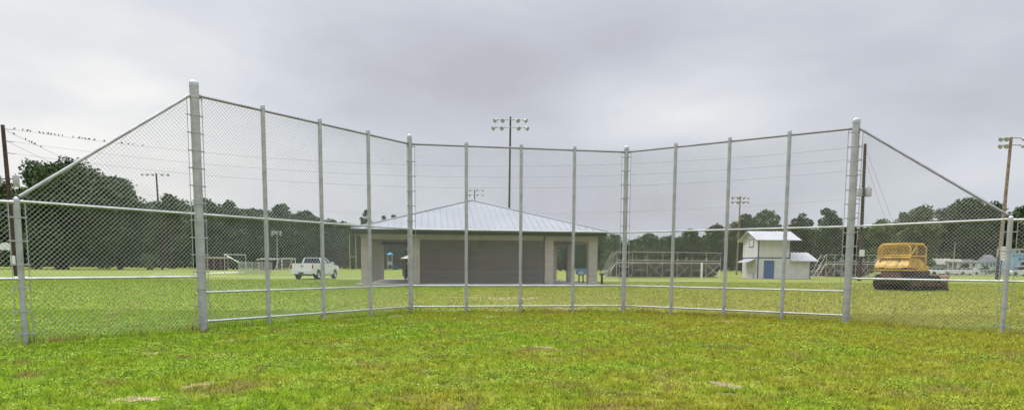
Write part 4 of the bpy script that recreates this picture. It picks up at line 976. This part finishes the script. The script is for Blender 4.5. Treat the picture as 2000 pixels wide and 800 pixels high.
# pale covered boat-like tarp behind bleachers is a parked silver car
def car(name, label, u, Y, rz, mat, suv=False):
    q = gx(u, Y); o = thing(name, label, 'car', tuple(q), rz, 'parked cars')
    H = 1.7 if suv else 1.42
    pf = [(-2.2,.35),(-1.75,.33),(-1.62,.62),(-1.3,.70),(-1.0,.60),(-.9,.30),(.95,.30),(1.05,.6),(1.35,.70),(1.65,.62),(1.78,.33),(2.2,.38),(2.25,.75),(2.0,.92),(1.2,1.0),(-2.1,1.02),(-2.27,.8)]
    MB().prism_y(pf, -.9, .9).build('body', mat, o, bevel=.03)
    tpz = H-.05; cb2 = [(-2.0 if suv else -1.7,-.82,.98),(1.15,-.82,.98),(1.15,.82,.98),(-2.0 if suv else -1.7,.82,.98)]; ct2 = [(-1.75 if suv else -1.1,-.66,tpz),(.45,-.66,tpz),(.45,.66,tpz),(-1.75 if suv else -1.1,.66,tpz)]
    MB().hexa(cb2, ct2).build('window_band','glass_dark',o,bevel=.03)
    MB().box(ct2[0][0]-.02, .48, -.68, .68, tpz, tpz+.06).build('roof', mat, o, bevel=.02)
    for x in (-1.33,1.37):
        for y in (-.82,.82): MB().lathe([(0,-.1),(.2,-.1),(.32,-.1),(.33,0),(.32,.1),(.2,.1),(0,.1)],(x,y,.33),'y',16).build('wheel','tyre',o)
    for s_ in (-1,1): MB().box(2.18,2.26,min(s_*.5,s_*.82),max(s_*.5,s_*.82),.62,.78).build('headlight','lamp_white',o); MB().box(-2.28,-2.2,min(s_*.5,s_*.82),max(s_*.5,s_*.82),.65,.85).build('tail_light','red_lamp',o)
    return o
car('parked_car', 'white SUV parked in front of the light blue building', 1992, 122, R_(178), 'truck_white', True)
car('parked_car', 'pale car parked in front of the cream house, beside the bulldozer blade', 1832, 128, R_(5), 'truck_white')
car('parked_car', 'pale car parked in front of the white porch house', 1862, 130, R_(-170), 'truck_white')
car('parked_car', 'white car farther along the kerb by the narrow white porch', 1888, 132, R_(4), 'truck_white')
car('parked_car', 'silver car parked behind the shorter bleachers', 1618, 100, R_(-60), 'lamp_grey', True)
# ------------------------------------------------------------------ houses, right
def house(label, u0, u1, Y, ve, vr, wall, roof, dep=8., wins=(), hip=0., porch=None, vw=(512, 524)):
    a = gx(u0, Y); th_ = math.atan2(u0-1000, FPX); Ln = Y*math.cos(th_)*(u1-u0)/FPX; o = thing('house', label, 'house', tuple(a), -th_+.03, 'houses across the road')
    um = (u0+u1)/2; ze_ = hz(um, ve, Y); zr__ = hz(um, vr, Y+dep/2)
    MB().box(0, Ln, 0, dep, 0, ze_).build('wall', wall, o)
    e_ = .4; m_ = MB()
    vs = [(-e_,-e_,ze_),(Ln+e_,-e_,ze_),(Ln+e_,dep+e_,ze_),(-e_,dep+e_,ze_),(-e_+hip,dep/2,zr__),(Ln+e_-hip,dep/2,zr__)]
    m_.add(vs, [(0,1,5,4),(2,3,4,5),(1,2,5),(3,0,4),(3,2,1,0)]); m_.build('roof', roof, o, smooth=False)
    for (w0, w1) in wins:
        x0_, x1_ = (w0-u0)/(u1-u0)*Ln, (w1-u0)/(u1-u0)*Ln; za_, zb2 = hz(w0, vw[1], Y), hz(w0, vw[0], Y)
        fw_ = MB().box(x0_-.08, x1_+.08, -.06, 0, za_-.08, zb2+.08).build('window', 'white_paint', o)
        MB().box(x0_, x1_, -.075, -.062, za_, zb2).build('pane', 'glass_dark', fw_)
        MB().box((x0_+x1_)/2-.03, (x0_+x1_)/2+.03, -.09, -.077, za_, zb2).box(x0_, x1_, -.09, -.078, (za_+zb2)/2-.03, (za_+zb2)/2+.03).build('muntin', 'white_paint', fw_)
    return o, Ln
house('cream house with tan gable roof just right of the bulldozer', 1808, 1852, 155, 516, 504.5, 'house_cream', 'shingle_tan', wins=((1818, 1822),), vw=(513, 519))
house('small white porch house with two tall dark windows', 1851, 1873, 150, 510.5, 505.5, 'house_white', 'shingle_tan', 5, ((1853, 1859), (1862, 1868)), vw=(512.5, 524))
ho, hl_ = house('low house with a white-edged porch and dark shrubs, right of the flagpole', 1873, 1896, 165, 512, 506, 'house_cream', 'shingle_grey', 7, ((1876, 1882),), vw=(515, 523))
house('narrow white porch house with dark doorway', 1895, 1909, 152, 511.5, 508, 'house_white', 'shingle_grey', 4, ((1899, 1904),), vw=(513, 528))
house('long low white house with dark roof and a row of pale windows', 1911, 1947, 160, 511, 497, 'house_white', 'shingle_grey', 8, ((1917, 1922), (1925, 1930), (1933, 1937), (1939, 1943)), hip=1.5, vw=(514.5, 520))
# light blue two-storey building with lettering
a = gx(1948, 150); th_ = math.atan2(948, FPX); Ln = 150*math.cos(th_)*128/FPX; o = thing('blue_building', 'light blue two-storey building with lettering at the right edge', 'building', tuple(a), -th_+.02)
H = hz(1980, 488, 150); MB().box(0, Ln, 0, 9, 0, H).build('wall', 'house_blue', o); MB().box(-.25, Ln+.25, -.3, 9.3, H, H+.3).build('parapet', 'roof_white', o); MB().box(-.35, .25, -.12, .0, 0, H+.25).build('corner_pillar', 'roof_white', o)
def ux(u): return (u-1947)/(2075-1947)*Ln
def wz(v): return hz(1980, v, 150)
for (w0, w1, v0, v1) in ((1979, 1985, 488.5, 494), (1988.5, 1996.5, 488.5, 494), (2004, 2012, 488.5, 494), (1990.5, 1999, 511, 517.5), (2008, 2016, 511, 517.5), (2030, 2040, 489, 494), (1962, 1970, 489, 494)):
    fw_ = MB().box(ux(w0)-.1, ux(w1)+.1, -.06, 0, wz(v1)-.1, wz(v0)+.1).build('window', 'white_paint', o); MB().box(ux(w0), ux(w1), -.075, -.062, wz(v1), wz(v0)).build('pane', 'glass_dark', fw_)
tm = MATS['text_navy']
def letters(txt, x, z, size):
    cu = bpy.data.curves.new('lettering', 'FONT'); cu.body = txt; cu.size = size; cu.extrude = .01; cu.materials.append(tm)
    lt_ = bpy.data.objects.new('lettering', cu); me_ = bpy.data.meshes.new_from_object(lt_); bpy.data.objects.remove(lt_)
    lo = bpy.data.objects.new('lettering', me_); COL.objects.link(lo); lo.parent = o; lo.location = (x, -.03, z); lo.rotation_euler = (math.pi/2, 0, 0)
letters('BALL', ux(1986), wz(508.3), 1.0)
lm = MB(); x = ux(1976); rr2 = random.Random(2)
while x < ux(1998): w_ = rr2.uniform(.2, .34); lm.box(x, x+w_*.25, -.03, -.005, wz(500.5), wz(498.2)); lm.box(x+w_*.25, x+w_, -.03, -.006, wz(500.5)+rr2.choice((0, .12, .22)), wz(500.5)+.32 if False else wz(498.8)); x += w_+.12
lm.build('worn_lettering', 'text_navy', o)
# flagpole, low fence, hedge
q = gx(1861, 135); fpx = thing('flagpole', 'slim pale pole standing between the cream and white houses', 'pole', tuple(q)); MB().tube((0,0,0),(.15,0,hz(1861,474,135)),.09,.05,8).build('pole','roof_beige',fpx); MB().ball((.15,0,hz(1861,474,135)),.1,.1,.1).build('finial','roof_beige',fpx)
q0, q1 = gx(1846, 112), gx(2080, 104); o = thing('roadside_fence', 'low grey chain-link fence along the road by the houses', 'fence', tuple(q0), math.atan2(q1.y-q0.y, q1.x-q0.x)); Ln = (q1-q0).length
for i in range(9): MB().tube((Ln*i/8,0,0),(Ln*i/8,0,1.15),.05,.05,6).build('post','galv_post',o)
MB().tube((0,0,1.1),(Ln,0,1.1),.035,.035,6).build('rail','galv_rail',o)
nn = MB(); k = 0
while k*.2 < Ln+1.1:
    s_ = k*.2; k += 1; a0 = max(0, s_-1.08); b0_ = min(s_, Ln)
    if b0_ > a0: nn.tube((a0,0,s_-a0),(b0_,0,s_-b0_),.012,.012,3,False); nn.tube((Ln-a0,.02,s_-a0),(Ln-b0_,.02,s_-b0_),.012,.012,3,False)
nn.build('chain_link_mesh','net_grey',o)
q = gnd(1902, 538.5); wp_ = thing('gate_post', 'short white gate post at the roadside fence', 'post', tuple(q)); MB().box(-.14,.14,-.14,.14,0,1.35).build('post_shaft','white_paint',wp_,bevel=.02); MB().box(-.18,.18,-.18,.18,1.35,1.45).build('cap','white_paint',wp_,bevel=.02)
# ------------------------------------------------------------------ trees
def leafquads(rg, pts, size):
    n = len(pts); a = rg.normal(size=(n, 3)); a /= np.linalg.norm(a, axis=1)[:, None]; b = rg.normal(size=(n, 3)); b = np.cross(a, b); b /= np.linalg.norm(b, axis=1)[:, None]
    s = size*(.5+.9*rg.random((n, 1)))
    a *= s; b *= s*(.45+.4*rg.random((n, 1)))
    q = np.zeros((n, 4, 3)); q[:,0] = pts-a; q[:,1] = pts-b*.9+a*.1; q[:,2] = pts+a; q[:,3] = pts+b*1.1-a*.15
    return q
def tree(label, u, Y, vt, hw, mat='leaf_mid', seed=0, ut=None, low=.16, kind='oak', grp='trees round the far field', sparse=1., tk_=1.):
    rg = np.random.default_rng(seed+100); rd = random.Random(seed)
    b_ = gx(ut if ut is not None else u, Y); H = hz(u, vt, Y); Rr = hw*Y/FPX; cx = (gx(u, Y)-b_).x
    o = thing({'oak': 'oak_tree', 'pine': 'pine_tree', 'shrub': 'shrub'}[kind], label, 'tree' if kind != 'shrub' else 'shrub', tuple(b_), 0, grp)
    lobes = []
    zb_ = H*low; zc = (H+zb_)/2; hh = (H-zb_)/2
    if kind == 'pine':
        zb_ = H*.62; zc = (H+zb_)/2; hh = (H-zb_)/2
    nl = {'oak': 30, 'pine': 13, 'shrub': 9}[kind]; 
    lr0 = max(min(Rr, hh*1.25)*.36, .5)
    for i in range(nl*6):
        if len(lobes) >= nl: break
        a_ = rd.uniform(0, 2*math.pi); rr_ = math.sqrt(rd.random()); zz_ = rd.uniform(-1, 1)
        lim = math.sqrt(max(0, 1-zz_*zz_)) if zz_ > 0 else 1-.25*zz_*zz_
        lr = lr0*rd.uniform(.7, 1.2)
        x = cx+(Rr-lr*.7)*lim*rr_*math.cos(a_); y = (Rr-lr*.7)*lim*rr_*math.sin(a_)*.8; z = zc+zz_*(hh-lr*.62)
        if rr_*lim < .35 and zz_ < .3 and kind != 'shrub' and rd.random() < .6: continue
        lobes.append((x, y, z, lr))
    lobes.append((cx+rd.uniform(-.15,.15)*Rr, 0, H-lr0*.62, lr0*.8))
    size = max(.13, min(.42, Y*.0021))
    if kind == 'shrub': size *= .6
    P = []
    for (x, y, z, lr) in lobes:
        area = 4*math.pi*lr*lr*.8; n = int(area/(size*size*1.25)*1.15*sparse)
        dvec = rg.normal(size=(n, 3)); dvec /= np.linalg.norm(dvec, axis=1)[:, None]
        bump = 1+.22*np.sin(dvec[:,0]*6+x)*np.sin(dvec[:,2]*7+z)+.15*np.sin(dvec[:,1]*9+y)
        rad = lr*(.62+.45*rg.random(n)**.6)*bump; p = dvec*rad[:,None]*np.array([1, 1, .78])+np.array([x, y, z]); P.append(p)
    P = np.concatenate(P); P = P[P[:,2] > .1]
    npmesh('crown', leafquads(rg, P, size), 4, mat, o)
    tr_ = MB(); tb = max(.12, H*.024)*tk_; fk = H*(.30 if kind == 'oak' else .6)
    if kind == 'shrub':
        for k in range(4): x, y, z, lr = lobes[k]; tr_.tube((0, 0, 0), (x, y, z), .06, .02, 6)
    else:
        bend = cx*.25; tr_.tube((0,0,-.2), (0,0,.5), tb*1.6, tb*1.15, 10); tr_.tube((0,0,.5), (bend, 0, fk), tb*1.15, tb*.8, 10)
        for k in range(min(len(lobes), 9)):
            x, y, z, lr = lobes[k*len(lobes)//9]; z = max(z, fk*1.1); m1 = Vector((bend+(x-bend)*.45, y*.4, fk+(z-fk)*.55)); tr_.tube((bend,0,fk*.95), m1, tb*.45, tb*.26, 7); tr_.tube(m1, (x, y, z), tb*.26, tb*.08, 6)
        if kind == 'pine': tr_.tube((bend,0,fk), (cx,0,H*.95), tb*.7, tb*.2, 8)
    tr_.build('trunk', 'bark', o)
    return o
TL = 'trees in the left tree line'; TR = 'trees in the right tree line'
T_ = [
 ('dark oak at the left edge behind the utility pole and transformers', -25, 150, 345, 85, 'leaf_dark', TL, {}),
 ('sparse-topped oak whose thin branches rise just right of the left utility pole', 74, 160, 314, 40, 'leaf_dark', TL, dict(sparse=.5)),
 ('largest and darkest oak, broad crown over a thick black trunk at left', 145, 140, 322, 118, 'leaf_dark', TL, dict(ut=120, low=.12, tk_=2.0)),
 ('dark oak sloping down from the largest oak towards the row of distant lights', 234, 150, 346, 66, 'leaf_dark', TL, dict(low=.10)),
 ('rounded tree just right of the distant row-of-lights pole', 338, 180, 383, 52, 'leaf_mid', TL, dict(low=.06)),
 ('round tree directly behind the tall left end post of the backstop', 402, 172, 391, 46, 'leaf_mid', TL, dict(low=.06)),
 ('domed tree above the beige-roofed dugout', 453, 178, 393, 34, 'leaf_mid', TL, dict(low=.06)),
 ('lower tree filling the dip between two domed trees, left of the second line post', 497, 188, 411, 40, 'leaf_mid', TL, dict(low=.06)),
 ('domed tree above the white-roofed dugout and lamp cluster', 549, 170, 401, 38, 'leaf_blue', TL, dict(low=.06)),
 ('broad tree rising above the cab of the pickup truck, left side', 598, 178, 413, 40, 'leaf_blue', TL, dict(low=.05)),
 ('tree above the bonnet of the pickup truck', 645, 188, 430, 38, 'leaf_blue', TL, dict(low=.05)),
 ('low tree just behind the yellow football goalpost', 690, 195, 441, 34, 'leaf_blue', TL, dict(low=.05)),
 ('tall thin pine with a small crown above the left end of the pavilion roof', 716, 165, 411, 13, 'leaf_dark', TL, dict(kind='pine')),
 ('small pine top peeping over the left slope of the pavilion roof', 751, 175, 421, 10, 'leaf_dark', TL, dict(kind='pine')),
 ('second small treetop over the pavilion roof slope, nearer its peak', 769, 180, 420, 11, 'leaf_dark', TL, dict(kind='pine')),
 ('tree seen under the roof through the left bay of the pavilion', 775, 185, 445, 48, 'leaf_blue', TL, dict(low=.05)),
 ('tree seen under the roof through the right bay of the pavilion', 1105, 175, 462, 45, 'leaf_dark', TR, dict(low=.05)),
 ('dark tree at the right corner of the pavilion roof', 1160, 165, 447, 34, 'leaf_dark', TR, dict(low=.05)),
 ('bushy tree between the pavilion and the corner post of the backstop', 1196, 150, 455, 22, 'leaf_mid', TR, dict(low=.05)),
 ('rounded tree above the stepped left end of the long bleachers', 1260, 178, 455, 36, 'leaf_mid', TR, dict(low=.05)),
 ('low tree above the left half of the long bleachers', 1303, 190, 461, 30, 'leaf_mid', TR, dict(low=.05)),
 ('tree above the middle of the long bleachers', 1348, 178, 449, 28, 'leaf_dark', TR, dict(low=.05)),
 ('tree above the right end of the long bleachers', 1400, 165, 440, 34, 'leaf_dark', TR, dict(low=.05)),
 ('tall tree behind the thin floodlight pole', 1452, 150, 419, 38, 'leaf_mid', TR, dict(low=.05)),
 ('tall domed tree directly above the roof of the white building', 1495, 140, 412, 40, 'leaf_mid', TR, dict(low=.05)),
 ('dark rounded tree above the lower annex roof of the white building', 1564, 150, 417, 28, 'leaf_dark', TR, dict(low=.3)),
 ('dark tree with the highest top between white building and right end post', 1612, 140, 407, 29, 'leaf_dark', TR, dict(low=.2)),
 ('low tree behind the right end post of the backstop', 1655, 165, 442, 38, 'leaf_dark', TR, dict(low=.05)),
 ('pale green tree right of the right utility pole', 1725, 135, 428, 36, 'leaf_light', TR, dict(low=.05)),
 ('wispy pale tree rising above the bulldozer cage, left part', 1760, 165, 413, 26, 'leaf_light', TR, dict(low=.3, sparse=.6)),
 ('bright leafy tree directly above the bulldozer', 1795, 150, 404, 40, 'leaf_light', TR, dict(low=.05)),
 ('tree above the cream house', 1838, 185, 408, 34, 'leaf_blue', TR, dict(low=.05)),
 ('tall broad tree above the flagpole and porch houses', 1880, 180, 388, 48, 'leaf_dark', TR, dict(low=.05)),
 ('tree behind the lower end of the right sloping rail', 1935, 180, 398, 40, 'leaf_blue', TR, dict(low=.05)),
 ('dark tree behind the light blue building, at the right edge', 1992, 175, 402, 42, 'leaf_dark', TR, dict(low=.05)),
 ('large dark tree beyond the right edge, behind the blue building', 2060, 175, 392, 50, 'leaf_dark', TR, dict(low=.05)),
]
for i, (lab, u, Y, vt, hw, mt, gp, kw) in enumerate(T_): tree(lab, u, Y, vt, hw, mt, i, grp=gp, **kw)
SH = [('pale green bush at the foot of the trees left of the distant row-of-lights pole', 288, 135, 495, 17, 'leaf_light'),
      ('low green bush right of the largest oak trunk', 200, 145, 508, 22, 'leaf_mid'), ('low bush at the foot of the oak by the left edge', 70, 140, 508, 26, 'leaf_mid'),
      ('bright bush between the pavilion and the long bleachers', 1190, 140, 488, 18, 'leaf_light'),
      ('low bush under the trees above the dugout', 455, 150, 503, 16, 'leaf_mid'),
      ('low olive bush at the right end of the long bleachers', 1390, 88, 528, 12, 'leaf_light'),
      ('hedge-like bush in front of the long low white house', 1925, 150, 521, 20, 'leaf_dark'),
      ('dark bush behind the bulldozer blade, beside the cream house', 1802, 150, 505, 9, 'leaf_dark'),
      ('dark bush between the white porch house and the narrow porch', 1885, 150, 515, 9, 'leaf_dark')]
for i, (lab, u, Y, vt, hw, mt) in enumerate(SH): tree(lab, u, Y, vt, hw, mt, 60+i, kind='shrub', low=.05, grp='bushes at the far edge of the field')
# continuous far woods behind the single trees
rg = np.random.default_rng(11); P = []
us = np.arange(-120, 2140, 9.)
for u in us:
    u = float(u); vt = float(np.interp(u, [-120, 100, 280, 420, 600, 700, 800, 1100, 1215, 1235, 1300, 1400, 1550, 1640, 1750, 1900, 2140], [400, 395, 402, 408, 424, 446, 460, 470, 474, 474, 470, 462, 450, 455, 440, 425, 420]))
    Y = 215; Ht = hz(u, vt+float(rg.uniform(-6, 6)), Y); c_ = gx(u, Y)
    n = int(Ht*60); z = Ht*(rg.random(n)**.8); P.append(np.stack([c_.x+rg.normal(0, 1.3, n), Y+rg.normal(0, 2.2, n), z], -1))
P = np.concatenate(P)
tag(npmesh('far_woods', leafquads(rg, P, .5), 4, 'leaf_dark'), 'continuous dark woodland closing the view behind the single trees', 'woods', kind='stuff')
